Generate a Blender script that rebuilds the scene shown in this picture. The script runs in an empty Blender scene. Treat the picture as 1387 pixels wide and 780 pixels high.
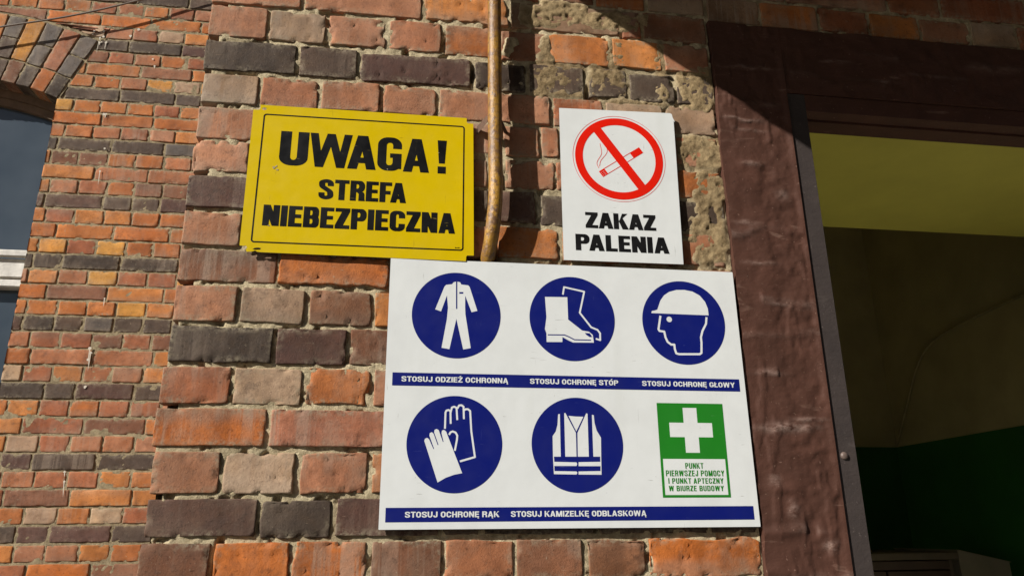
import bpy, math, random, json
import numpy as np
from mathutils import Vector, geometry

random.seed(7); rng = np.random.default_rng(7)
S = bpy.context.scene
COL = S.collection
Z0 = 1.66                                  # board's lower edge above the ground

# ------------------------------------------------------------------ camera
cam_d = bpy.data.cameras.new('camera'); cam = bpy.data.objects.new('camera', cam_d); COL.objects.link(cam)
cam_d.sensor_width = 36.0; cam_d.lens = 36.0 * 1027.96 / 1387.0
cam_d.clip_start = 0.02; cam_d.clip_end = 500
from mathutils import Matrix
_R = Matrix.Rotation(-0.151275, 3, 'Z') @ Matrix.Rotation(1.883608, 3, 'X') @ Matrix.Rotation(-0.010011, 3, 'Z')
cam.matrix_world = Matrix.Translation((0.024527, -1.399720, -0.008394 + Z0)) @ _R.to_4x4()
S.camera = cam

# ------------------------------------------------------------------ light
SUN_DIR = Vector((1.75, 1.0, -1.17)).normalized()          # the way the light travels
W = bpy.data.worlds.new('World'); S.world = W; W.use_nodes = True
nt = W.node_tree; bg = nt.nodes['Background']
sky = nt.nodes.new('ShaderNodeTexSky'); sky.sky_type = 'NISHITA'; sky.sun_disc = False
sky.sun_elevation = math.asin(-SUN_DIR.z); sky.sun_rotation = math.atan2(-SUN_DIR.x, -SUN_DIR.y)
sky.air_density = 1.0; sky.dust_density = 0.6
nt.links.new(sky.outputs[0], bg.inputs[0]); bg.inputs[1].default_value = 0.05
sun_d = bpy.data.lights.new('sun', 'SUN'); sun_d.energy = 5.0; sun_d.angle = math.radians(0.5); sun_d.color = (1.0, 0.955, 0.885)
sun = bpy.data.objects.new('sun', sun_d); COL.objects.link(sun)
sun.rotation_euler = SUN_DIR.to_track_quat('-Z', 'Y').to_euler(); sun.location = (-6, -4, 8)
vs = S.view_settings; vs.view_transform = 'Standard'; vs.look = 'None'; vs.gamma = 1; vs.use_curve_mapping = False
vs.exposure = 0.37
S.cycles.max_bounces = 8; S.cycles.diffuse_bounces = 5

# ------------------------------------------------------------------ small tools
def lin(rgb, k=1.0):
    o = []
    for c in rgb:
        c = c / 255.0
        o.append(k * (c / 12.92 if c <= 0.04045 else ((c + 0.055) / 1.055) ** 2.4))
    return tuple(o)

def _h(ix, iy, s):
    n = (ix.astype(np.int64) * 374761393 + iy.astype(np.int64) * 668265263 + s * 974711) & 0xFFFFFFFF
    n = ((n ^ (n >> 13)) * 1274126177) & 0xFFFFFFFF
    n = n ^ (n >> 16)
    return (n & 0xFFFFFF) / float(0xFFFFFF)

def vnoise(x, y, s=0):
    x = np.asarray(x, float); y = np.asarray(y, float)
    ix = np.floor(x); iy = np.floor(y); fx = x - ix; fy = y - iy
    fx = fx * fx * (3 - 2 * fx); fy = fy * fy * (3 - 2 * fy)
    a = _h(ix, iy, s); b = _h(ix + 1, iy, s); c = _h(ix, iy + 1, s); d = _h(ix + 1, iy + 1, s)
    return (a + (b - a) * fx) * (1 - fy) + (c + (d - c) * fx) * fy

def fbm(x, y, s=0, o=4):
    t = 0; a = 0.5; n = 0
    for k in range(o):
        t = t + a * vnoise(np.asarray(x) * 2 ** k, np.asarray(y) * 2 ** k, s + 17 * k); n += a; a *= 0.5
    return t / n                            # 0..1

def sstep(a, b, x):
    t = np.clip((x - a) / (b - a), 0, 1); return t * t * (3 - 2 * t)

def props(o, label=None, cat=None, group=None, kind=None):
    if label: o['label'] = label
    if cat: o['category'] = cat
    if group: o['group'] = group
    if kind: o['kind'] = kind
    return o

def thing(name, label, cat, loc, group=None):
    o = bpy.data.objects.new(name, None); COL.objects.link(o); o.empty_display_size = 0.05
    o.location = (loc[0], loc[1], loc[2] + Z0)
    return props(o, label, cat, group)

def wloc(o):
    v = Vector(o.location)
    while o.parent: o = o.parent; v += Vector(o.location)
    return v

def obj(name, verts, faces, mats, parent=None, midx=None, smooth=False, attrs=None, label=None):
    """verts: scene metres, z counted from the board's lower edge"""
    me = bpy.data.meshes.new(name)
    v = np.array(verts, float).reshape(-1, 3).copy(); v[:, 2] += Z0
    base = Vector((0, 0, 0))
    if parent: base = wloc(parent)
    v -= np.array(base)
    me.from_pydata(v.tolist(), [], [tuple(int(i) for i in f) for f in faces])
    for m in (mats if isinstance(mats, (list, tuple)) else [mats]): me.materials.append(m)
    if midx is not None: me.polygons.foreach_set('material_index', np.array(midx, dtype=np.int32))
    if smooth: me.polygons.foreach_set('use_smooth', np.ones(len(me.polygons), dtype=bool))
    if attrs:
        for k, a in attrs.items():
            at = me.attributes.new(k, 'FLOAT_COLOR', 'POINT')
            at.data.foreach_set('color', np.array(a, dtype=np.float32).ravel())
    me.update()
    o = bpy.data.objects.new(name, me); COL.objects.link(o)
    if parent: o.parent = parent
    if label: o['label'] = label
    return o

class MB:
    def __init__(s): s.v = []; s.f = []; s.m = []
    def add(s, v, f, m=0):
        b = len(s.v); s.v += [tuple(p) for p in v]; s.f += [tuple(i + b for i in q) for q in f]; s.m += [m] * len(f)
    def box(s, x0, x1, y0, y1, z0, z1, m=0, bev=0.0):
        if bev <= 0:
            v = [(x, y, z) for x in (x0, x1) for y in (y0, y1) for z in (z0, z1)]
            s.add(v, [(0, 1, 3, 2), (4, 6, 7, 5), (0, 4, 5, 1), (2, 3, 7, 6), (0, 2, 6, 4), (1, 5, 7, 3)], m); return
        b = bev; v = []; ix = {}
        for i, x in enumerate((x0, x1)):
            for j, y in enumerate((y0, y1)):
                for k, z in enumerate((z0, z1)):
                    sx, sy, sz = (1 - 2 * i), (1 - 2 * j), (1 - 2 * k)
                    ix[i, j, k] = len(v)
                    v += [(x, y + sy * b, z + sz * b), (x + sx * b, y, z + sz * b), (x + sx * b, y + sy * b, z)]
        f = []
        for a in (0, 1):
            f.append([ix[a, 0, 0], ix[a, 1, 0], ix[a, 1, 1], ix[a, 0, 1]])
            f.append([ix[0, a, 0] + 1, ix[1, a, 0] + 1, ix[1, a, 1] + 1, ix[0, a, 1] + 1])
            f.append([ix[0, 0, a] + 2, ix[1, 0, a] + 2, ix[1, 1, a] + 2, ix[0, 1, a] + 2])
            for c in (0, 1):
                f.append([ix[0, a, c] + 1, ix[1, a, c] + 1, ix[1, a, c] + 2, ix[0, a, c] + 2])
                f.append([ix[a, 0, c], ix[a, 1, c], ix[a, 1, c] + 2, ix[a, 0, c] + 2])
                f.append([ix[a, c, 0], ix[a, c, 1], ix[a, c, 1] + 1, ix[a, c, 0] + 1])
        for q in ix.values(): f.append([q, q + 1, q + 2])
        s.add(v, f, m)
    def tube(s, pts, r, n=10, m=0, caps=True):
        pts = [Vector(p) for p in pts]; v = []; f = []
        up = Vector((0.31, 0.77, 0.55)).normalized()
        for i, p in enumerate(pts):
            d = (pts[min(i + 1, len(pts) - 1)] - pts[max(i - 1, 0)]).normalized()
            a = d.cross(up).normalized(); b = d.cross(a)
            rr = r[i] if isinstance(r, (list, tuple)) else r
            for k in range(n):
                t = 2 * math.pi * k / n
                v.append(p + a * rr * math.cos(t) + b * rr * math.sin(t))
        for i in range(len(pts) - 1):
            for k in range(n):
                k2 = (k + 1) % n
                f.append((i * n + k, i * n + k2, (i + 1) * n + k2, (i + 1) * n + k))
        if caps: f.append(tuple(range(n))); f.append(tuple(range((len(pts) - 1) * n, len(pts) * n)))
        s.add(v, f, m)
    def build(s, name, mats, parent=None, smooth=False, label=None):
        return obj(name, s.v, s.f, mats, parent, s.m, smooth, None, label)

def spline(pts, n=12):
    """Catmull-Rom through the points"""
    P = [np.array(p, float) for p in pts]; P = [2 * P[0] - P[1]] + P + [2 * P[-1] - P[-2]]; o = []
    for i in range(1, len(P) - 2):
        for k in range(n):
            t = k / n
            o.append(0.5 * ((2 * P[i]) + (-P[i - 1] + P[i + 1]) * t + (2 * P[i - 1] - 5 * P[i] + 4 * P[i + 1] - P[i + 2]) * t * t + (-P[i - 1] + 3 * P[i] - 3 * P[i + 1] + P[i + 2]) * t ** 3))
    o.append(P[-2]); return o

# ------------------------------------------------------------------ materials
class NT:
    def __init__(s, name):
        s.mat = bpy.data.materials.new(name); s.mat.use_nodes = True
        s.t = s.mat.node_tree; s.b = s.t.nodes['Principled BSDF']
        s.co = s.t.nodes.new('ShaderNodeTexCoord')
    def n(s, k, **kw):
        nd = s.t.nodes.new(k)
        for a, b in kw.items(): setattr(nd, a, b)
        return nd
    def l(s, a, b): s.t.links.new(a, b)
    def noise(s, scale, detail=4, rough=0.55, stretch=None, dist=0.0):
        nd = s.n('ShaderNodeTexNoise'); nd.inputs['Scale'].default_value = scale; nd.inputs['Detail'].default_value = detail
        nd.inputs['Roughness'].default_value = rough; nd.inputs['Distortion'].default_value = dist
        if stretch:
            mp = s.n('ShaderNodeMapping'); mp.inputs['Scale'].default_value = stretch
            s.l(s.co.outputs['Object'], mp.inputs['Vector']); s.l(mp.outputs[0], nd.inputs['Vector'])
        else: s.l(s.co.outputs['Object'], nd.inputs['Vector'])
        return nd.outputs['Fac']
    def ramp(s, fac, a, b, c0=(0, 0, 0, 1), c1=(1, 1, 1, 1)):
        r = s.n('ShaderNodeValToRGB'); e = r.color_ramp.elements
        e[0].position = a; e[1].position = b; e[0].color = c0; e[1].color = c1
        s.l(fac, r.inputs[0]); return r.outputs[0]
    def mix(s, fac, a, b, mode='MIX', clampf=True):
        m = s.n('ShaderNodeMix', data_type='RGBA', blend_type=mode)
        for i, x in ((0, fac), (6, a), (7, b)):
            if isinstance(x, (int, float)): m.inputs[i].default_value = x
            elif isinstance(x, tuple): m.inputs[i].default_value = x if len(x) == 4 else (*x, 1)
            else: s.l(x, m.inputs[i])
        return m.outputs[2]
    def math(s, op, a, b=0.0):
        m = s.n('ShaderNodeMath', operation=op)
        for i, x in ((0, a), (1, b)):
            if isinstance(x, (int, float)): m.inputs[i].default_value = x
            else: s.l(x, m.inputs[i])
        return m.outputs[0]
    def bump(s, h, strength=0.3, dist=0.002, prev=None):
        b = s.n('ShaderNodeBump'); b.inputs['Strength'].default_value = strength; b.inputs['Distance'].default_value = dist
        s.l(h, b.inputs['Height'])
        if prev: s.l(prev, b.inputs['Normal'])
        s.l(b.outputs[0], s.b.inputs['Normal']); return b.outputs[0]
    def base(s, c):
        if isinstance(c, tuple): s.b.inputs['Base Color'].default_value = (*c[:3], 1)
        else: s.l(c, s.b.inputs['Base Color'])
    def set(s, **k):
        for a, v in k.items():
            i = s.b.inputs[a.replace('_', ' ')]
            if isinstance(v, (int, float)): i.default_value = v
            else: s.l(v, i)

def brick_material(name, far=False):
    m = NT(name); at = m.n('ShaderNodeAttribute', attribute_name='col'); c = at.outputs['Color']; w = at.outputs['Alpha']
    rim = m.n('ShaderNodeAttribute', attribute_name='rim').outputs['Fac']
    f = 0.6 if far else 1.0
    # uneven firing: darker flashes and warmer patches
    c = m.mix(m.math('MULTIPLY', m.ramp(m.noise(15 * f, 6, 0.65), 0.48, 0.64), 0.6), c, m.mix(1.0, c, (0.62, 0.55, 0.47), 'MULTIPLY'))
    c = m.mix(m.math('MULTIPLY', m.ramp(m.noise(9 * f, 4, 0.55, (1, 1, 1.3)), 0.50, 0.70), 0.55), c, m.mix(1.0, c, (1.10, 0.98, 0.80), 'MULTIPLY'))
    blot = m.noise(60 * f, 6, 0.7); c = m.mix(m.ramp(blot, 0.32, 0.68), m.mix(1.0, c, (0.70, 0.66, 0.62), 'MULTIPLY'), m.mix(1.0, c, (1.20, 1.20, 1.18), 'MULTIPLY'))
    # grey-beige patina over part of the face
    pat = m.math('MULTIPLY', m.ramp(m.noise(11 * f, 6, 0.68), 0.48, 0.62), m.math('MULTIPLY', w, 0.58))
    c = m.mix(pat, c, m.mix(0.35, (0.335, 0.245, 0.175), c))
    # lime bloom running down the face in broad and narrow bands
    area = m.ramp(m.noise(5 * f, 3), 0.44, 0.60)
    s1 = m.ramp(m.noise(1.0, 3, 0.55, (36 * f, 12, 2.2 * f)), 0.52, 0.58); s2 = m.ramp(m.noise(1.0, 5, 0.65, (120 * f, 20, 5 * f)), 0.52, 0.66)
    st = m.math('MAXIMUM', s1, s2)
    c = m.mix(m.math('MULTIPLY', m.math('MULTIPLY', st, area), m.math('MULTIPLY', w, 0.55)), c, (0.40, 0.31, 0.235))
    c = m.mix(m.math('MULTIPLY', m.ramp(m.noise(2.3, 6, 0.65), 0.47, 0.68), 0.45), c, m.mix(1.0, c, (0.66, 0.60, 0.54), 'MULTIPLY'))     # old soot across many bricks
    # soot, pits, scratches
    c = m.mix(m.math('MULTIPLY', m.ramp(m.noise(34 * f, 7, 0.8), 0.56, 0.70), 0.7), c, m.mix(0.75, c, (0.03, 0.022, 0.018)))
    c = m.mix(m.math('MULTIPLY', m.ramp(m.noise(190 * f, 3, 0.65), 0.60, 0.70), 0.6), c, m.mix(1.0, c, (0.30, 0.27, 0.25), 'MULTIPLY'))
    sc = m.math('MULTIPLY', m.ramp(m.noise(1.0, 2, 0.5, (30, 30, 420), 1.2), 0.68, 0.71), m.ramp(m.noise(14, 3), 0.50, 0.62))
    c = m.mix(m.math('MULTIPLY', sc, 0.35), c, (0.42, 0.30, 0.20))
    # mortar dust and crumbs along the arrises
    cr = m.math('MULTIPLY', m.ramp(m.noise(110 * f, 4, 0.7), 0.42, 0.60), m.ramp(m.noise(16 * f, 4), 0.38, 0.60))
    c = m.mix(m.math('MULTIPLY', m.math('MULTIPLY', cr, rim), 0.75), c, (0.30, 0.25, 0.17))
    c = m.mix(m.math('MULTIPLY', m.ramp(m.noise(140 * f, 4, 0.7), 0.66, 0.71), 0.55), c, (0.38, 0.31, 0.22))
    m.base(c); m.set(Roughness=m.mix(0.4, m.ramp(m.noise(60), 0.3, 0.7, (.6, .6, .6, 1), (.95, .95, .95, 1)), (0.8, 0.8, 0.8)))
    b1 = m.bump(m.noise(300 * f, 5, 0.75), 0.7, 0.0014)
    m.bump(m.noise(70 * f, 6, 0.7), 0.35, 0.003, b1)
    m.b.inputs['Specular IOR Level'].default_value = 0.25
    return m.mat

def mortar_material(name, a, b, f=1.0):
    m = NT(name)
    c = m.mix(m.ramp(m.noise(55 * f, 8, 0.75), 0.36, 0.64), lin([q * .86 for q in a]), lin(b))
    c = m.mix(m.math('MULTIPLY', m.ramp(m.noise(7 * f, 4), 0.5, 0.75), 0.5), c, lin((122, 106, 80)))
    c = m.mix(m.math('MULTIPLY', m.ramp(m.noise(210 * f, 3, 0.7), 0.62, 0.74), 0.6), c, lin((80, 66, 48)))
    c = m.mix(m.math('MULTIPLY', m.ramp(m.noise(160 * f, 3, 0.7, (1.1, 1.1, 1.1)), 0.64, 0.72), 0.6), c, lin((215, 196, 160)))
    sm = m.n('ShaderNodeAttribute', attribute_name='rim').outputs['Fac']
    c = m.mix(m.math('MULTIPLY', sm, 0.8), c, m.mix(1.0, c, (0.56, 0.46, 0.35), 'MULTIPLY'))
    c = m.mix(m.math('MULTIPLY', sm, m.math('MULTIPLY', m.ramp(m.noise(32, 8, 0.8), 0.47, 0.62), 0.6)), c, m.mix(1.0, c, (0.55, 0.52, 0.50), 'MULTIPLY'))
    c = m.mix(m.math('MULTIPLY', sm, m.math('MULTIPLY', m.ramp(m.noise(130, 5, 0.8), 0.56, 0.68), 0.6)), c, m.mix(1.0, c, (1.5, 1.5, 1.45), 'MULTIPLY'))
    m.base(c); m.set(Roughness=0.95); m.b.inputs['Specular IOR Level'].default_value = 0.15
    b1 = m.bump(m.noise(230 * f, 6, 0.8), 0.9, 0.0035)
    m.bump(m.noise(80 * f, 6, 0.75), 0.8, 0.006, b1)
    return m.mat

M_BRICK = brick_material('weathered_brick'); M_BRICK_FAR = brick_material('facade_brick', True)
M_MORTAR = mortar_material('lime_mortar', (188, 170, 134), (222, 206, 170)); M_MORTAR_FAR = mortar_material('facade_mortar', (140, 126, 100), (172, 157, 126), 0.6)

def print_material(name, rgb, rough=0.4, dirt=0.25, scr=None, k=1.0):
    m = NT(name); base = lin(rgb, k); c = base
    c = m.mix(m.math('MULTIPLY', m.ramp(m.noise(13, 5, 0.6), 0.42, 0.8), dirt), c, tuple(0.62 * x + 0.012 for x in base))
    run = m.math('MULTIPLY', m.ramp(m.noise(1.0, 5, 0.65, (34, 34, 1.8)), 0.48, 0.72), m.ramp(m.noise(4, 3), 0.42, 0.65))
    c = m.mix(m.math('MULTIPLY', run, dirt * .7), c, tuple(0.66 * x + 0.012 for x in base[:2]) + (0.58 * base[2] + .01,))
    if scr:
        s1 = m.ramp(m.noise(1.0, 3, 0.6, (260, 260, 14), 0.6), 0.705, 0.72)
        s2 = m.ramp(m.noise(1.0, 2, 0.5, (26, 26, 340), 0.5), 0.715, 0.73)
        sp = m.ramp(m.noise(95, 3, 0.6), 0.745, 0.76)
        s = m.math('MAXIMUM', m.math('MAXIMUM', s1, s2), sp)
        s = m.math('MULTIPLY', s, m.ramp(m.noise(20, 3), 0.48, 0.6))
        c = m.mix(m.math('MULTIPLY', s, 0.5), c, lin(scr))
    m.b.inputs['Specular IOR Level'].default_value = 0.22
    m.base(c); m.set(Roughness=m.ramp(m.noise(28, 5), 0.3, 0.7, (rough * .8,) * 3 + (1,), (min(1, rough * 1.35),) * 3 + (1,)))
    m.bump(m.noise(9, 3), 0.25, 0.004)
    return m.mat

M_WHITE = print_material('white_sign_enamel', (220, 223, 222), 0.42, 0.22, (120, 116, 108))
M_ZWHITE = print_material('white_sign_plastic', (218, 221, 220), 0.45, 0.22, (120, 116, 108))
M_EDGE = print_material('sign_edge', (150, 150, 146), 0.5)
M_BLUE = print_material('signal_blue_print', (16, 27, 108), 0.42, 0.2, (90, 100, 160))
M_YEL = print_material('yellow_sign_enamel', (207, 178, 0), 0.40, 0.16, (120, 96, 20))
M_BLACK = print_material('black_print', (14, 14, 15), 0.42, 0.2, (170, 150, 70))
M_ZBLACK = print_material('black_lettering_print', (20, 20, 21), 0.45, 0.3, (70, 70, 70))
M_RED = print_material('signal_red_print', (222, 28, 8), 0.4, 0.25, (235, 90, 70))
M_GREEN = print_material('safety_green_print', (34, 124, 34), 0.42, 0.2, (110, 160, 110))

def paint_material(name, a, b, ridge=(150, 120, 105), rough=0.5):
    m = NT(name)
    c = m.mix(m.ramp(m.noise(14, 6, 0.6), 0.3, 0.7), lin(a), lin(b))
    r = m.ramp(m.noise(1.0, 5, 0.6, (9, 9, 42), 0.8), 0.62, 0.72)
    c = m.mix(m.math('MULTIPLY', m.math('MULTIPLY', r, m.ramp(m.noise(7, 4), 0.46, 0.60)), 0.6), c, lin(ridge))
    cr = m.math('MULTIPLY', m.ramp(m.noise(1.0, 4, 0.7, (60, 60, 14), 1.5), 0.665, 0.69), m.ramp(m.noise(9, 3), 0.5, 0.62))
    c = m.mix(m.math('MULTIPLY', cr, 0.8), c, lin([q * .45 for q in a]))
    c = m.mix(m.math('MULTIPLY', m.ramp(m.noise(150, 3), 0.68, 0.73), 0.5), c, lin(ridge))
    rim = m.n('ShaderNodeAttribute', attribute_name='rim').outputs['Fac']
    c = m.mix(m.math('MULTIPLY', m.math('MULTIPLY', rim, m.ramp(m.noise(48, 5, 0.7, (1, 1, 2)), 0.36, 0.60)), 0.75), c, lin((176, 150, 138)))  # pale scuffs plus the sheen on ridge crests, painted into the colour
    m.base(c); m.set(Roughness=rough + .15); m.b.inputs['Specular IOR Level'].default_value = 0.3
    b1 = m.bump(m.noise(170, 5, 0.75), 0.4, 0.0018)
    m.bump(m.noise(1.0, 6, 0.65, (20, 20, 44)), 0.35, 0.005, b1)
    return m.mat
M_BROWN = paint_material('brown_masonry_paint', (72, 46, 36), (84, 54, 43))
M_STEEL = paint_material('grey_brown_steel_paint', (60, 53, 51), (68, 60, 57), (110, 100, 95), 0.45)

def plain(name, rgb, rough=0.7, bump=0.2, scale=40, var=0.3, metal=0.0, k=1.0):
    m = NT(name); b = lin(rgb, k)
    m.base(m.mix(m.ramp(m.noise(scale * .4, 5, 0.6), 0.3, 0.7), tuple(x * (1 - var) for x in b), tuple(x * (1 + var * .5) for x in b)))
    m.set(Roughness=rough, Metallic=metal); m.bump(m.noise(scale * 3, 4, 0.65), bump, 0.003)
    return m.mat

def rust_pipe():
    m = NT('rusty_yellow_pipe_paint')
    n = m.noise(1.0, 6, 0.65, (34, 34, 9))
    c = m.mix(m.ramp(n, 0.40, 0.60), lin((172, 128, 44)), lin((124, 88, 42)))
    c = m.mix(m.ramp(m.noise(70, 5, 0.7), 0.49, 0.58), c, lin((112, 82, 56)))
    c = m.mix(m.math('MULTIPLY', m.ramp(m.noise(150, 4, 0.7), 0.56, 0.66), 0.8), c, lin((158, 128, 108)))
    c = m.mix(m.math('MULTIPLY', m.ramp(m.noise(110, 3, 0.7), 0.62, 0.70), 0.9), c, lin((64, 40, 26)))
    m.base(c); m.set(Roughness=0.42); b = m.bump(m.noise(240, 5, 0.7), 0.5, 0.002); m.bump(m.noise(60, 4), 0.4, 0.003, b)
    return m.mat
M_PIPE = rust_pipe()

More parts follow.
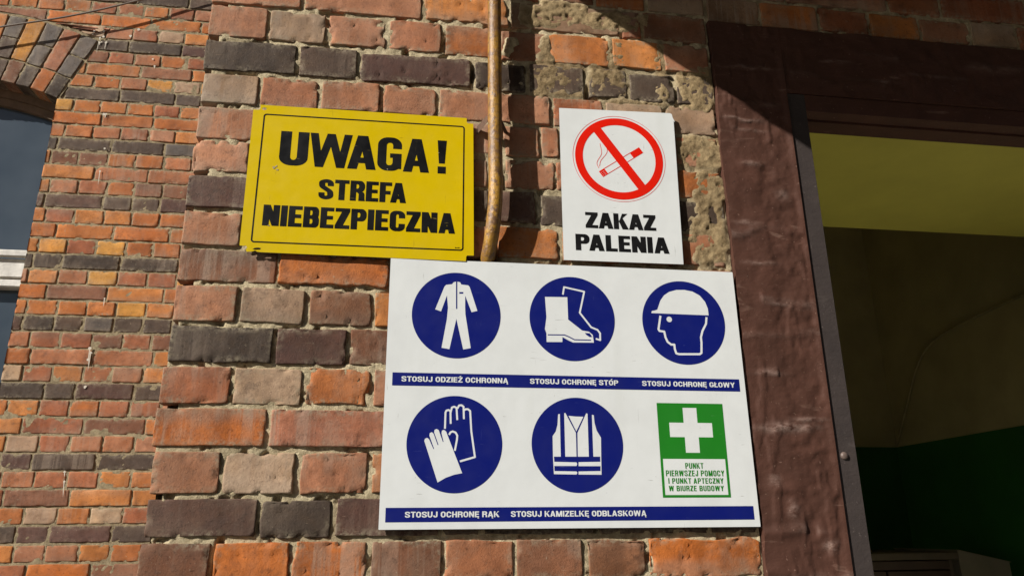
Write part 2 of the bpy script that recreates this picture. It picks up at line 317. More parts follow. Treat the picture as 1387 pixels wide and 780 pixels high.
# measured outlines on the wall plane, millimetres (x to the right, z up from the board's lower left corner)
DATA = {'rows': [[-388.9, -204.9, 47.6, 238.3, 492.1, 544.2, 703.2], [-384.8, -272.6, -150.5, -26.4, 93.3, 214.8, 323.1, 467.3, 585.6, 706.3], [-386.2, -206.5, -81.9, 158.6, 277.2, 404.9, 500.0, 610.4, 698.5], [-387.6, -274.1, -154.4, -32.0, 85.4, 214.1, 328.8, 444.3, 579.0, 694.5], [-387.4, -270.8, -155.8, -35.4, 81.7, 220.0, 303.1, 345.9, 581.6, 690.5], [-389.8, -277.9, -162.1, -42.3, 80.3, 192.0, 221.1, 331.1, 454.5, 584.0, 691.4], [-389.2, -215.6, -103.1, 99.7, 196.5, 293.6, 419.1, 578.1, 688.9], [-389.6, -277.4, -165.4, -49.4, 72.0, 206.8, 339.0, 462.1, 580.2, 684.6], [-388.8, -208.1, 3.1, 119.6, 344.3, 574.4, 685.2], [-390.2, -272.6, -150.0, -27.8, 96.7, 225.1, 356.8, 492.0, 682.4], [-388.4, -202.3, -69.5, 140.0, 274.6, 494.7, 677.7], [-388.9, -269.8, -145.0, -24.9, 99.7, 231.0, 358.8, 489.8, 685.2], [-388.0, -200.4, 8.2, 216.6, 441.6, 684.7], [-385.3, -271.1, -144.0, -20.3, 102.7, 229.8, 367.2, 494.3, 691.2], [-378.0, -203.1, -78.9, 106.2, 180.1, 386.2, 603.1, 701.9], [-375.4, -271.0, -143.7, -16.4, 112.1, 236.3, 363.4, 478.7, 676.1]],
'S': [[263.6, 560.0, 1064.6, 1118.9], [300.5, 332.6, 870.1, 1035.0], [277.9, 401.5, 884.9, 972.2], [457.5, 501.8, 958.6, 1050.5], [413.6, 498.0, 892.8, 979.0], [567.8, 599.1, 891.8, 1051.6], [616.0, 697.5, 881.1, 997.6], [447.9, 589.1, 872.5, 888.7], [618.7, 712.2, 736.8, 819.9], [637.1, 689.6, 515.1, 740.7], [610.9, 698.5, 523.6, 627.1], [674.6, 667.7, 506.1, 1008.8], [595.6, 637.0, 738.9, 803.7], [627.2, 704.1, 657.8, 722.5], [567.5, 694.6, 564.5, 588.0], [573.9, 605.9, 664.1, 672.5], [624.7, 697.7, 515.5, 561.2], [314.3, 424.1, 1106.2, 1134.3]],
'G': {
 'coverall': [[127.1, 454.3], [122.5, 452.7], [119.6, 448.8], [108.2, 447.0], [105.0, 443.1], [88.3, 397.5], [99.4, 393.8], [110.2, 426.1], [112.5, 401.7], [110.7, 378.1], [101.7, 323.2], [116.4, 321.0], [128.7, 380.3], [142.3, 321.0], [156.4, 324.0], [145.8, 389.3], [145.1, 402.8], [145.1, 426.7], [157.5, 394.1], [168.6, 397.1], [153.6, 444.2], [150.9, 447.6], [137.4, 448.8], [135.0, 453.2], [129.7, 454.4], [130.4, 399.6], [127.8, 399.5]],
 'pocket': [[133.6, 433.5], [141.5, 433.8], [141.5, 430.3], [133.6, 430.0]],
 'boot': [[300.8, 429.9], [345.4, 430.9], [345.6, 385.5], [372.6, 364.4], [386.1, 362.4], [393.3, 356.4], [394.3, 347.6], [395.0, 340.9], [353.8, 340.1], [344.9, 343.9], [333.3, 350.3], [332.7, 340.5], [302.0, 339.7], [302.1, 356.9], [299.3, 365.3], [302.9, 389.2]],
 'sole': [[304.7, 353.9], [337.5, 354.5], [346.8, 350.7], [356.7, 345.6], [389.8, 345.5]],
 'toecap': [[377.8, 359.7], [387.6, 359.3], [392.4, 352.0], [387.3, 351.5], [380.7, 355.7]],
 'boot2': [[336.6, 435.8], [339.5, 451.4], [379.8, 443.4], [369.2, 400.0], [390.9, 371.4], [403.3, 366.6], [408.1, 359.9], [407.8, 346.3], [399.1, 348.8]],
 'helmet': [[514.8, 405.3], [516.2, 408.7], [521.8, 409.6], [527.5, 411.7], [531.1, 420.8], [535.2, 431.0], [543.5, 441.9], [554.6, 449.5], [570.1, 454.2], [587.1, 454.9], [604.0, 452.1], [618.5, 444.2], [628.7, 431.3], [633.2, 417.5], [633.7, 403.3], [514.8, 404.2]],
 'eye': [[550.6, 392.4]],
 'face': [[532.9, 399.3], [526.9, 371.4], [528.8, 368.2], [538.4, 367.0], [540.1, 355.4], [543.8, 346.4], [550.8, 341.2], [557.0, 341.3], [557.4, 332.3], [559.7, 324.0], [565.1, 322.4], [607.7, 323.4], [611.6, 326.1], [613.5, 346.5], [613.3, 357.4], [617.5, 370.4], [626.4, 385.5], [628.8, 399.4]],
 'glove': [[74.1, 151.6], [75.3, 155.6], [79.4, 157.0], [82.8, 154.3], [90.7, 137.3], [92.0, 137.6], [83.0, 161.1], [83.6, 165.5], [87.3, 167.2], [90.4, 164.5], [98.3, 144.0], [99.7, 144.7], [91.4, 166.9], [92.0, 171.3], [95.7, 173.0], [99.5, 171.0], [107.4, 149.8], [108.7, 150.2], [104.7, 165.3], [105.3, 170.1], [109.0, 171.5], [112.8, 168.8], [142.8, 95.3], [128.7, 92.7], [113.6, 87.4], [99.3, 79.3]],
 'glove2': [[[110.7, 173.5], [111.2, 203.0], [112.9, 206.4], [116.7, 207.5], [120.2, 205.5], [120.9, 182.5]], [[120.5, 203.1], [122.8, 212.1], [127.0, 213.6], [131.2, 211.5], [132.8, 189.5]], [[132.6, 210.2], [136.0, 216.1], [140.1, 216.5], [144.0, 213.8], [144.9, 191.3]], [[144.8, 206.9], [147.9, 209.3], [152.0, 209.4], [156.2, 206.3], [158.6, 169.2], [165.4, 123.6], [138.5, 115.9]], [[118.4, 162.7], [120.8, 167.2], [124.8, 168.9], [130.0, 166.9], [133.2, 161.5], [132.6, 153.7], [129.1, 134.5]]],
 'vest': [[[320.5, 202.2], [334.3, 204.8], [353.2, 168.2], [352.7, 125.2], [308.7, 125.0], [309.0, 162.0], [315.3, 170.7], [318.8, 182.9]], [[374.1, 204.6], [388.6, 201.3], [389.4, 187.1], [392.8, 173.1], [400.5, 159.9], [399.3, 125.4], [355.2, 125.2], [356.1, 168.3]], [[340.2, 199.6], [353.9, 198.4], [368.4, 198.2], [354.0, 171.0]], [[308.7, 125.0], [310.5, 125.0], [310.9, 115.8], [352.3, 114.9], [353.6, 111.9], [352.1, 108.5], [310.7, 108.4], [310.8, 99.3], [351.7, 98.7], [353.4, 96.3], [351.5, 93.3], [309.6, 93.9]], [[397.5, 125.4], [399.3, 125.4], [398.5, 93.0], [355.4, 93.3], [355.6, 98.7], [397.0, 99.5], [397.4, 108.3], [356.0, 108.2], [356.3, 115.3], [397.4, 116.1]]],
 'vestblue': [[[323.8, 204.0], [332.1, 205.8], [331.7, 124.7], [323.2, 124.7]], [[376.7, 204.6], [385.0, 203.0], [384.5, 125.0], [375.9, 124.9]]],
 'bar1': [[12.8, 275.8], [684.6, 274.1], [683.3, 250.6], [13.3, 251.2]],
 'bar2': [[10.3, 37.4], [687.1, 35.9], [685.8, 11.7], [10.6, 13.5]],
 'texts': [['STOSUJ ODZIEŻ OCHRONNĄ', [[29.8, 268.1], [226.9, 260.2]]], ['STOSUJ OCHRONĘ STÓP', [[268.4, 270.0], [439.1, 259.9]]], ['STOSUJ OCHRONĘ GŁOWY', [[486.5, 269.4], [674.0, 256.7]]], ['STOSUJ OCHRONĘ RĄK', [[44.0, 31.9], [209.2, 21.0]]], ['STOSUJ KAMIZELKĘ ODBLASKOWĄ', [[230.1, 32.7], [478.9, 20.6]]]],
 'green': [[511.9, 227.3], [643.8, 225.2], [645.2, 51.7], [513.3, 52.8]],
 'cross': [[563.3, 217.9], [591.4, 217.5], [590.8, 189.3], [620.3, 188.2], [619.7, 161.7], [591.4, 162.6], [591.4, 133.3], [563.4, 133.5], [564.0, 162.7], [534.8, 162.4], [535.4, 189.5], [563.6, 189.4]],
 'wbox': [[518.1, 122.8], [639.9, 120.9], [639.7, 56.2], [517.3, 57.5]],
 'gtexts': [['PUNKT', [[560.0, 114.6], [595.5, 104.3]]], ['PIERWSZEJ POMOCY', [[521.3, 101.1], [635.3, 90.5]]], ['I PUNKT APTECZNY', [[525.0, 87.0], [632.5, 77.1]]], ['W BIURZE BUDOWY', [[525.1, 73.4], [631.9, 63.7]]]],
 'ytext': [['U', [[-223.7, 757.3], [-169.0, 682.8]]], ['W', [[-167.0, 757.3], [-84.6, 683.6]]], ['A', [[-91.8, 754.8], [-36.0, 681.6]]], ['G', [[-33.6, 755.3], [14.0, 679.6]]], ['A', [[17.6, 754.2], [69.6, 680.6]]], ['!', [[85.6, 753.7], [104.3, 679.1]]], ['STREFA', [[-143.1, 656.2], [26.1, 612.7]]], ['NIEBEZPIECZNA', [[-243.1, 595.9], [123.6, 552.3]]]],
 'zsmoke': [[[422.6, 716.6], [419.1, 725.9], [420.9, 733.9], [428.4, 746.6], [430.3, 755.8], [427.7, 774.4]], [[441.7, 797.1], [437.6, 785.9], [440.5, 772.6], [442.8, 759.4], [439.3, 749.5], [427.8, 734.4], [424.2, 720.9]]],
 'ztext': [['ZAKAZ', [[388.8, 615.1], [537.4, 580.2]]], ['PALENIA', [[366.6, 566.1], [561.9, 530.9]]]],
}}

# ------------------------------------------------------------------ ground
def ground_mat():
    m = NT('worn_concrete_paving')
    m.base(m.mix(m.ramp(m.noise(2.2, 7, 0.65), 0.3, 0.7), (0.05, 0.047, 0.043), (0.10, 0.094, 0.085)))
    m.set(Roughness=0.9); m.bump(m.noise(60, 5, 0.7), 0.4, 0.01); return m.mat
props(obj('ground', [(-60, -60, -Z0), (60, -60, -Z0), (60, 60, -Z0), (-60, 60, -Z0)], [(0, 1, 2, 3)], ground_mat()), kind='structure')

# ------------------------------------------------------------------ bricks
CODE = {  # colours of the lit faces in the photograph, turned into albedo
 'p': [(168, 117, 88), (163, 114, 86), (172, 121, 92), (160, 108, 80)], 'g': [(158, 130, 106), (150, 120, 96), (164, 138, 114)],
 'o': [(176, 109, 58), (168, 102, 56), (182, 118, 64)], 'O': [(178, 102, 46), (170, 96, 43)],
 'r': [(152, 94, 64), (146, 88, 60), (160, 104, 72)], 'm': [(124, 84, 62), (130, 90, 66), (116, 78, 58)],
 'd': [(80, 67, 58), (74, 61, 53), (88, 74, 65), (86, 70, 60)], 'M': [(92, 69, 59), (86, 62, 55)], 'k': [(70, 59, 51)],
 'y': [(194, 142, 70), (186, 130, 60)], 'b': [(136, 93, 70), (124, 84, 64)], 'w': [(174, 148, 122), (164, 136, 112)], 'G': [(98, 91, 87), (106, 99, 96)],
}
def code_col(c):
    r = random.choice(CODE[c]); j = random.uniform(0.93, 1.07)
    return tuple(min(1, x * j) for x in lin(r, 1.09))

class Bricks:
    def __init__(s): s.v = []; s.f = []; s.c = []; s.r = []; s.n = 0; s.seed = 0
    def add(s, x0, x1, z0, z1, col, proud=0.0, res=0.006, wear=0.5, back=0.03, rough=1.0, warp=None, frame=None, y=0.0):
        """one laid brick: uneven arrises, chipped corners, a slightly hollow face; frame turns (x,z,y) into the wall's own axes"""
        s.seed += 1; w = x1 - x0; h = z1 - z0; sd = s.seed * 13
        def ax(L):
            e = [0, .0012, .0032, .007] if res < 0.009 else [0, .003, .008]
            k = max(1, int((L - 2 * e[-1]) / res)); mid = np.linspace(e[-1], L - e[-1], k + 1)
            return np.array(e[:-1] + mid.tolist() + [L - q for q in e[:-1]][::-1])
        ux = ax(w); uz = ax(h); nx = len(ux); nz = len(uz)
        X, Zz = np.meshgrid(ux, uz)
        dx = np.minimum(X, w - X); dz = np.minimum(Zz, h - Zz); d = np.minimum(dx, dz)
        wx = X + x0 + s.seed * 3.1; wz = Zz + z0 + s.seed * 1.7
        # outline wanders
        ex = 1 - sstep(0, .012, dx); ez = 1 - sstep(0, .012, dz)
        amp = 0.0015 * rough
        gx = X + ex * amp * (fbm(wz * 45, wx * 9, sd, 4) - .5) * 2.2 + (fbm(wz * 9, wx * 0, sd + 5, 2) - .5) * .004 * ex * rough
        gz = Zz + ez * amp * (fbm(wx * 45, wz * 9, sd + 1, 4) - .5) * 2.2 + (fbm(wx * 9, wz * 0, sd + 6, 2) - .5) * .004 * ez * rough
        rad = (.0004 + .0013 * fbm(wx * 26, wz * 26, sd + 2, 3) ** 2) * rough
        t = np.clip(1 - d / rad, 0, 1); edge = rad * (1 - np.sqrt(np.clip(1 - t * t, 0, 1)))
        # knocked-off arrises and corners
        corner = np.sqrt(np.clip(.012 - dx, 0, 1) ** 2 + np.clip(.012 - dz, 0, 1) ** 2)
        chip = sstep(.62, .70, fbm(wx * 55, wz * 55, sd + 3, 4)) * sstep(.009, .002, d) * .0045 * rough + sstep(.012, .017, corner) * .003 * rough * (0.1 + vnoise(wx * 12, wz * 12, sd + 9))
        face = (fbm(wx * 22, wz * 22, sd + 4, 4) - .5) * .0011 * rough + (vnoise(wx * 5, wz * 5, sd + 7) - .5) * .0012
        pit = sstep(.76, .84, fbm(wx * 75, wz * 75, sd + 8, 2)) * .0022 * rough
        tilt = (random.uniform(-1, 1) * (X - w / 2) / w + random.uniform(-1, 1) * (Zz - h / 2) / h) * .0022
        Y = y - proud + edge + chip + face + pit + tilt
        P = np.stack([x0 + gx, Y, z0 + gz], -1).reshape(-1, 3)
        # skirt running back into the joint
        ring = [i for i in range(nx)] + [j * nx + nx - 1 for j in range(1, nz)] + [(nz - 1) * nx + i for i in range(nx - 2, -1, -1)] + [j * nx for j in range(nz - 2, 0, -1)]
        B = P[ring].copy(); B[:, 1] = y + back
        V = np.concatenate([P, B])
        if warp is not None: V = warp(V)
        if frame is not None: V = frame(V)
        b = s.n; idx = np.arange(nx * nz).reshape(nz, nx)
        q = np.stack([idx[:-1, :-1], idx[:-1, 1:], idx[1:, 1:], idx[1:, :-1]], -1).reshape(-1, 4) + b
        L = len(ring); r = np.array(ring); k = np.arange(L)
        q2 = np.stack([r[k], k + nx * nz, (k + 1) % L + nx * nz, r[(k + 1) % L]], -1) + b
        s.v.append(V); s.f += q.tolist() + q2.tolist()
        tone = 1 + (sstep(.35, .65, vnoise(wx * 34 + fbm(wx * 9, wz * 9, sd + 21, 2) * .8, wx * 0, sd + 20)) - .5) * .30 * wear + (fbm(wx * 12, wz * 12, sd + 22, 3) - .5) * .45
        gt = random.choice((0, 0, 1, -1)) * random.uniform(.5, 1.0); vv = Zz / h if gt > 0 else 1 - Zz / h
        bl = abs(gt) * wear * sstep(.45, .80, vv + (fbm(wx * 18, wz * 18, sd + 23, 3) - .5) * .5) * .6
        cc = np.array(col)[None, None] * tone[..., None]; lum = cc.mean(-1, keepdims=True)
        cc = cc * (1 - bl[..., None]) + (lum * np.array([1.18, .98, .80])) * bl[..., None]
        cc = cc.reshape(-1, 3); cc = np.concatenate([cc, np.repeat(np.array([col]), L, 0)])
        c = np.empty((len(V), 4)); c[:, :3] = cc; c[:, 3] = wear
        rm = np.concatenate([(1 - sstep(.0, .016, d)).ravel(), np.ones(L)]); s.r.append(np.stack([rm, rm, rm, rm * 0 + 1], -1))
        s.c.append(c); s.n += len(V)
    def build(s, name, mat, parent):
        return obj(name, np.concatenate(s.v), s.f, mat, parent, None, True, {'col': np.concatenate(s.c), 'rim': np.concatenate(s.r)})

def sheet(x0, x1, z0, z1, res, fy, keep=None):
    """a height field over the wall plane: fy(X, Z) -> y"""
    xs = np.linspace(x0, x1, max(2, int(round((x1 - x0) / res)) + 1)); zs = np.linspace(z0, z1, max(2, int(round((z1 - z0) / res)) + 1))
    X, Z = np.meshgrid(xs, zs); Y = fy(X, Z)
    V = np.stack([X, Y, Z], -1).reshape(-1, 3); nx = len(xs); nz = len(zs)
    idx = np.arange(nx * nz).reshape(nz, nx)
    q = np.stack([idx[:-1, :-1], idx[:-1, 1:], idx[1:, 1:], idx[1:, :-1]], -1).reshape(-1, 4)
    if keep is not None:
        cx = V[q].mean(1); q = q[keep(cx[:, 0], cx[:, 2])]
    return V, q.tolist()

# ------------------------------------------------------------------ the porch wall that carries the signs
porch = thing('porch_wall', 'near wall of large weathered red and black bricks behind the three signs', 'brick wall', (0.15, 0.1, -Z0))
HX0 = -0.388                                                         # its left corner
ROWZ = [1127, 1050, 967, 888, 812, 734, 660, 583, 508, 437, 361, 285, 210, 135, 57, -14, -90]
ROWX = DATA['rows']
ROWC = ['ppogrm', 'pgppopoop', 'kdMddddd', 'gppppprgg', 'pppppppgp', 'ppppppprro', 'MdddMddd', 'pppppoorr', 'mOoppr', 'pgmopprr', 'kMmddd', 'rgoppprr', 'OsrppO', 'pgpoppro', 'MkMddddd', 'mOOmrmmO']
CODE['s'] = [(164, 108, 84)]
bk = Bricks()
def lay(x0, x1, z0, z1, code, j=.0105, res=.006, wear=None, y=0.0, **k):
    jl = j * random.uniform(.3, .62); jr = j * random.uniform(.3, .62)
    jb = j * random.uniform(.38, .62); jt = j * random.uniform(.38, .62)
    if 'L' in k: jl = k.pop('L')
    bk.add(x0 + jl, x1 - jr, z0 + jb, z1 - jt, code_col(code), random.uniform(-.0006, .0022), res, rough=random.choice((.8, .9, 1.1, 1.5, 2.0)), wear=wear if wear is not None else (random.uniform(.05, .3) if code in 'dkMG' else random.uniform(.2, .9)), y=y, **k)
for i, xs in enumerate(ROWX):
    xs = [x / 1000 for x in xs]; xs[0] = HX0; xs[-1] = .7
    for a in range(len(xs) - 1):
        c = ROWC[i][a] if a < len(ROWC[i]) else 'r'
        lay(xs[a], xs[a + 1], ROWZ[i + 1] / 1000, ROWZ[i] / 1000, c, wear=1.0 if c == 's' else None, **({'L': random.uniform(-.003, .004)} if a == 0 else {}))
# over the door head
TX = [.702, .836, .984, 1.116, 1.249, 1.386, 1.514, 1.64]; TC = 'rooobrroo'
for a in range(len(TX) - 1): lay(TX[a], TX[a + 1], 1.113, 1.189, 'goropgr'[a], res=.008)
UX = [.702, .77, .905, 1.175, 1.318, 1.56, 1.64]
for a in range(len(UX) - 1): lay(UX[a], UX[a + 1], 1.189, 1.265, 'rmprrm'[a], res=.008)
# the courses outside the picture, same bond
def bond_row(x0, x1, z0, z1, k, pal, res, j=.0105, layer=None, **kw):
    """every fourth course dark; headers, stretchers, headers between"""
    x = x0; first = True
    while x < x1 - .01:
        if k % 4 == 0: L = random.choice((.244, .122, .122))
        elif k % 4 == 2: L = .244 if not first else .183
        else: L = .122
        if first and k % 4 != 2: L *= random.choice((.75, 1.0))
        e = min(x1, x + L)
        if x1 - e < .05: e = x1
        lay(x, e, z0, z1, random.choice(pal['d' if k % 4 == 0 else 'r']), j, res, **kw); x = e; first = False
PAL = {'d': 'ddkMG', 'r': 'pporrmgb'}
for k in range(20):                                                  # below the picture
    z = -.09 - .0762 * k
    if z - .0762 < -Z0 - .02: z1 = z
    bond_row(HX0, .7, z - .0762, z, k - 1 + 4, PAL, .02)
for k in range(13):                                                  # above it
    z = 1.127 + .0762 * k
    bond_row(HX0, .702 if k < 2 else 3.2, z, z + .0762, k + 3, PAL, .02)
bond_row(1.64, 3.2, 1.113, 1.189, 1, PAL, .02); bond_row(1.64, 3.2, 1.189, 1.265, 2, PAL, .02)
for k in range(37):                                                  # right of the doorway
    bond_row(2.62, 3.2, -Z0 + .0762 * k, -Z0 + .0762 * (k + 1) if k < 36 else 1.113, k, PAL, .03)
# the porch's own left flank, seen only from the side
def flank(V): return np.stack([HX0 + V[:, 1], V[:, 0], V[:, 2]], -1)
for k in range(49):
    z = -Z0 + .0758 * k
    x = .0 + (0.12 if k % 2 else .25) - .12
    while x < 2.19:
        e = min(2.2, x + (.244 if k % 4 == 2 else .122)); code = random.choice(PAL['d' if k % 4 == 1 else 'r'])
        bk.add(max(x, .122) + .005, e - .005, z + .005, z + .071, code_col(code), 0, .03, .4, frame=flank) if e > .16 and not (e > .56 and x < 1.44 and z > -.90 and z < .24) else None
        x = e
bk.build('brickwork', M_BRICK, porch)

SMEAR = [[q / 1000 for q in r] for r in DATA['S']]
def smear(X, Z):
    s = np.zeros_like(X)
    for (a, b, c, d) in SMEAR:
        e = .011
        s = np.maximum(s, sstep(a - e, a + e, X) * (1 - sstep(b - e, b + e, X)) * sstep(c - e, c + e, Z) * (1 - sstep(d - e, d + e, Z)))
    return s
HOLES = [(-.135, .017, .013, .018), (-.236, .096, .009, .035), (-.262, -.05, .008, .04), (-.128, .33, .006, .03), (.155, .93, .006, .02), (.175, .52, .035, .03), (.41, .895, .007, .028), (.075, .99, .006, .01), (.165, .79, .02, .012), (.58, .86, .012, .012), (.015, .965, .006, .012)]
LUMPS = [(.243, 1.017, .013, .010, .012), (.236, 1.000, .010, .012, .014), (.229, .985, .008, .012, .011)]
ROWJ = np.array(ROWZ[::-1]) / 1000.0
def porch_mortar(X, Z):
    Y = .0036 + (fbm(X * 70, Z * 70, 3, 4) - .5) * .005 + (fbm(X * 14, Z * 14, 4, 3) - .5) * .005
    Y += (sstep(.62, .74, fbm(X * 40, Z * 40, 31, 3)) * .007)
    for (hx, hz, rx, rz) in HOLES: Y += .022 * np.exp(-(((X - hx) / rx) ** 2 + ((Z - hz) / rz) ** 2) ** 2)
    sm = smear(X + (fbm(X * 25, Z * 25, 8, 3) - .5) * .03, Z + (fbm(X * 25, Z * 25, 9, 3) - .5) * .03)
    Y = np.maximum(Y, .0020)
    top = -.0018 + (fbm(X * 22, Z * 22, 11, 3) - .5) * .005 + (fbm(X * 100, Z * 100, 12, 4) - .5) * .0068 + sstep(.62, .75, fbm(X * 33, Z * 33, 16, 4)) * .004
    zj = np.min(np.abs(Z[..., None] - ROWJ), -1); top = top + .0035 * (1 - sstep(.0, .006, zj)) * (vnoise(X * 9, Z * 9, 15) > .45)
    Y = Y * (1 - sm) + top * sm
    porch_mortar.sm = sm
    for (hx, hz, rx, rz, hh) in LUMPS: Y -= hh * np.exp(-(((X - hx) / rx) ** 2 + ((Z - hz) / rz) ** 2) ** 1.5)
    # washed-out beds at the corner
    wash = np.where(vnoise(np.floor((Z + .05) / .0745), Z * 0, 77) > .25, .012 + .022 * vnoise(np.floor((Z + .05) / .0745), Z * 0 + 3, 78), .002)
    Y += .05 * (1 - sstep(wash * .75, wash, X - HX0))
    return Y
mm = MB()
mrim = []
for args in ((HX0 + .001, .7, -.13, 1.26, .0034), (.7, 1.66, 1.105, 1.27, .007)):
    V, F = sheet(*args, porch_mortar); mm.add(V, F); mrim += porch_mortar.sm.ravel().tolist()
def rough_mortar(X, Z): return .006 + (fbm(X * 30, Z * 30, 3, 3) - .5) * .008
for args in ((HX0 + .004, .7, -Z0, -.13, .03), (HX0 + .004, 3.2, 1.27, 2.13, .03), (HX0 + .004, .7, 1.26, 1.27, .02), (1.66, 3.2, 1.108, 1.27, .03), (2.62, 3.2, -Z0, 1.108, .03)):
    V, F = sheet(*args, rough_mortar); mm.add(V, F)
V, F = sheet(.03, 2.2, -Z0, 2.13, .05, lambda X, Z: HX0 + .006 + X * 0, lambda y, z: ~((y > .55) & (y < 1.45) & (z > -.85) & (z < .25))); mm.add([(y, x, z) for x, y, z in V], F)
mrim = np.array(mrim + [0.0] * (len(mm.v) - len(mrim)))
obj('mortar', mm.v, mm.f, M_MORTAR, porch, None, True, {'rim': np.stack([mrim, mrim, mrim, mrim * 0 + 1], -1)})
mc = MB()                                                            # the body of the wall behind its face
mc.box(HX0 + .04, .86, .035, .5, -Z0, .98); mc.box(2.66, 3.2, .035, .5, -Z0, .98); mc.box(HX0 + .04, 3.2, .035, .5, 1.13, 2.12)
for (a_, b_, c_, d_) in ((.5, .55, -Z0, 2.12), (1.45, 2.2, -Z0, 2.12), (.55, 1.45, -Z0, -.85), (.55, 1.45, .25, 2.12)): mc.box(HX0 + .04, HX0 + .3, a_, b_, c_, d_)
mc.box(2.9, 3.2, .5, 2.6, -Z0, 2.12); mc.box(HX0 + .04, 3.2, .5, 2.6, 2.04, 2.12)
mc.build('wall_core', M_MORTAR_FAR, porch)

fw = MB()                                                            # small unseen side window, added open to let sunlight brighten the hall
for (a_, b_, c_, d_) in ((.55, .59, -.85, .25), (1.41, 1.45, -.85, .25), (.59, 1.41, -.85, -.81), (.59, 1.41, .21, .25)): fw.box(HX0 + .08, HX0 + .14, a_, b_, c_, d_)
fw.build('window_frame', plain('added_window_paint', (96, 70, 56), .6, .3, 40), porch)
# ------------------------------------------------------------------ the facade set back on the left
YB = 2.2
rear = thing('facade_wall', 'brick facade of small courses set back on the left, banded with dark rows', 'brick wall', (-1.9, YB + .15, -Z0))
AX, AZ, RI = -2.232, .752, 1.42                                      # window centre line, arch centre height, radius under the arch
WX1 = -1.707; WHW = WX1 - AX
AZ = 2.071 - math.sqrt(RI * RI - WHW * WHW); RE = RI + .385; AMAX = math.asin(WHW / RI)
def cut(V):
    """end a brick where the window opening or its arch begins"""
    V = V.copy(); x = V[:, 0]; z = V[:, 2]; dx = x - AX; dz = z - AZ; r = np.hypot(dx, dz); a = np.arctan2(dx, dz)
    tt = AMAX - .004
    spring = AZ + RI * math.cos(AMAX)
    ring = (r < RE + .006) & (np.abs(a) < AMAX + .006) & (z > spring)
    up = ring & (np.hypot(x.mean() - AX, z.mean() - AZ) > RE)
    sd = ring & ~up
    V[up, 0] = AX + np.sin(a[up]) * (RE + .006); V[up, 2] = AZ + np.cos(a[up]) * (RE + .006)
    sg = np.sign(a[sd]); V[sd, 0] = AX + np.tan(sg * (AMAX + .006)) * dz[sd]
    jam = (np.abs(dx) < WHW) & (z <= spring); V[jam, 0] = AX + np.sign(dx[jam]) * WHW
    return V
bk = Bricks()
FX0 = -4.2; FX1 = -.39
PALF = {1: 'roorobprow', 2: 'oorOrob', 3: 'roorobpor', 0: 'dddMGMk'}
_D = [-1.202, -.9, -.598, -.296, .006, .305, .612, .920, 1.217, 1.524, 1.828, 2.111, 2.402, 2.700, 3.0, 3.3, 3.6, 3.9]
def crs(r): return float(np.interp(r / 4.0, np.arange(-4, 14), _D))
def zone(z):                                                         # the courses run from orange at head height to brown further down
    return 'ooooory' if .75 < z < 1.4 or 1.95 < z < 2.2 else None
def inring(q, w): return math.hypot(q - AX, w - AZ) < RE + .006 and abs(math.atan2(q - AX, w - AZ)) < AMAX + .006 and w > 2.0
def ins(mid, x, e, zc):
    out = x if mid > AX else e
    return inring(mid, zc) and inring(out, zc)
for r in range(-16, 49):
    z0 = crs(r - .5); z1 = crs(r + .5); k = r % 4
    if z0 < -Z0 - .03: continue
    x = FX1; first = True
    ph = random.uniform(0, .03)
    while x > FX0:
        if k == 0: L = random.choice((.255, .128, .255, .128))
        elif k == 2: L = .255 if not first else random.choice((.07, .19))
        else: L = .128 if not first else random.choice((.09, .128))
        L *= random.uniform(.96, 1.04); e = x - L
        mid = (x + e) / 2; zc = (z0 + z1) / 2
        inside = (abs(mid - AX) < WHW + .02 and zc < 2.05) and abs(x - AX) < WHW + .02 and abs(e - AX) < WHW + .02
        rr = [math.hypot(q - AX, w - AZ) < RE + .006 and abs(math.atan2(q - AX, w - AZ)) < AMAX for q in (x, e) for w in (z0, z1)]
        if not inside and not (all(rr)) and not (abs(math.atan2(mid - AX, zc - AZ)) < AMAX and RE - .0 < math.hypot(mid - AX, zc - AZ) < RE + .012) and not ins(mid, x, e, zc):
            pal = PALF[k]
            if k and zone(zc) and random.random() < .6: pal = zone(zc)
            seen = -2.2 < mid < -.85 and -.25 < zc < 2.85
            j = .011; col = code_col(random.choice(pal))
            bk.add(e + j * random.uniform(.35, .6), x - j * random.uniform(.35, .6), z0 + j * random.uniform(.35, .6), z1 - j * random.uniform(.35, .6), col,
                   random.uniform(-.002, .002), .011 if seen else .04, random.uniform(.1, .6), .025, 1.0, cut, None, YB)
        x = e; first = False
bk.build('brickwork', M_BRICK_FAR, rear)
def rear_mortar(X, Z): return YB + .0035 + (fbm(X * 30, Z * 30, 23, 4) - .5) * .007
mm = MB(); spring = AZ + RI * math.cos(AMAX)
def notop(x, z): return ~(((np.abs(x - AX) < WHW) & (z < spring)) | ((np.hypot(x - AX, z - AZ) < RI + .03) & (z > spring - .02) & (np.abs(x - AX) < WHW)))
for args in ((WX1, FX1 - .0, -Z0, 3.64, .012), (AX - WHW, WX1, spring - .02, 3.64, .011), (FX0, AX - WHW, -Z0, 3.64, .05)):
    V, F = sheet(*args, rear_mortar, notop); mm.add(V, F)
obj('mortar', mm.v, mm.f, M_MORTAR_FAR, rear, None, True)
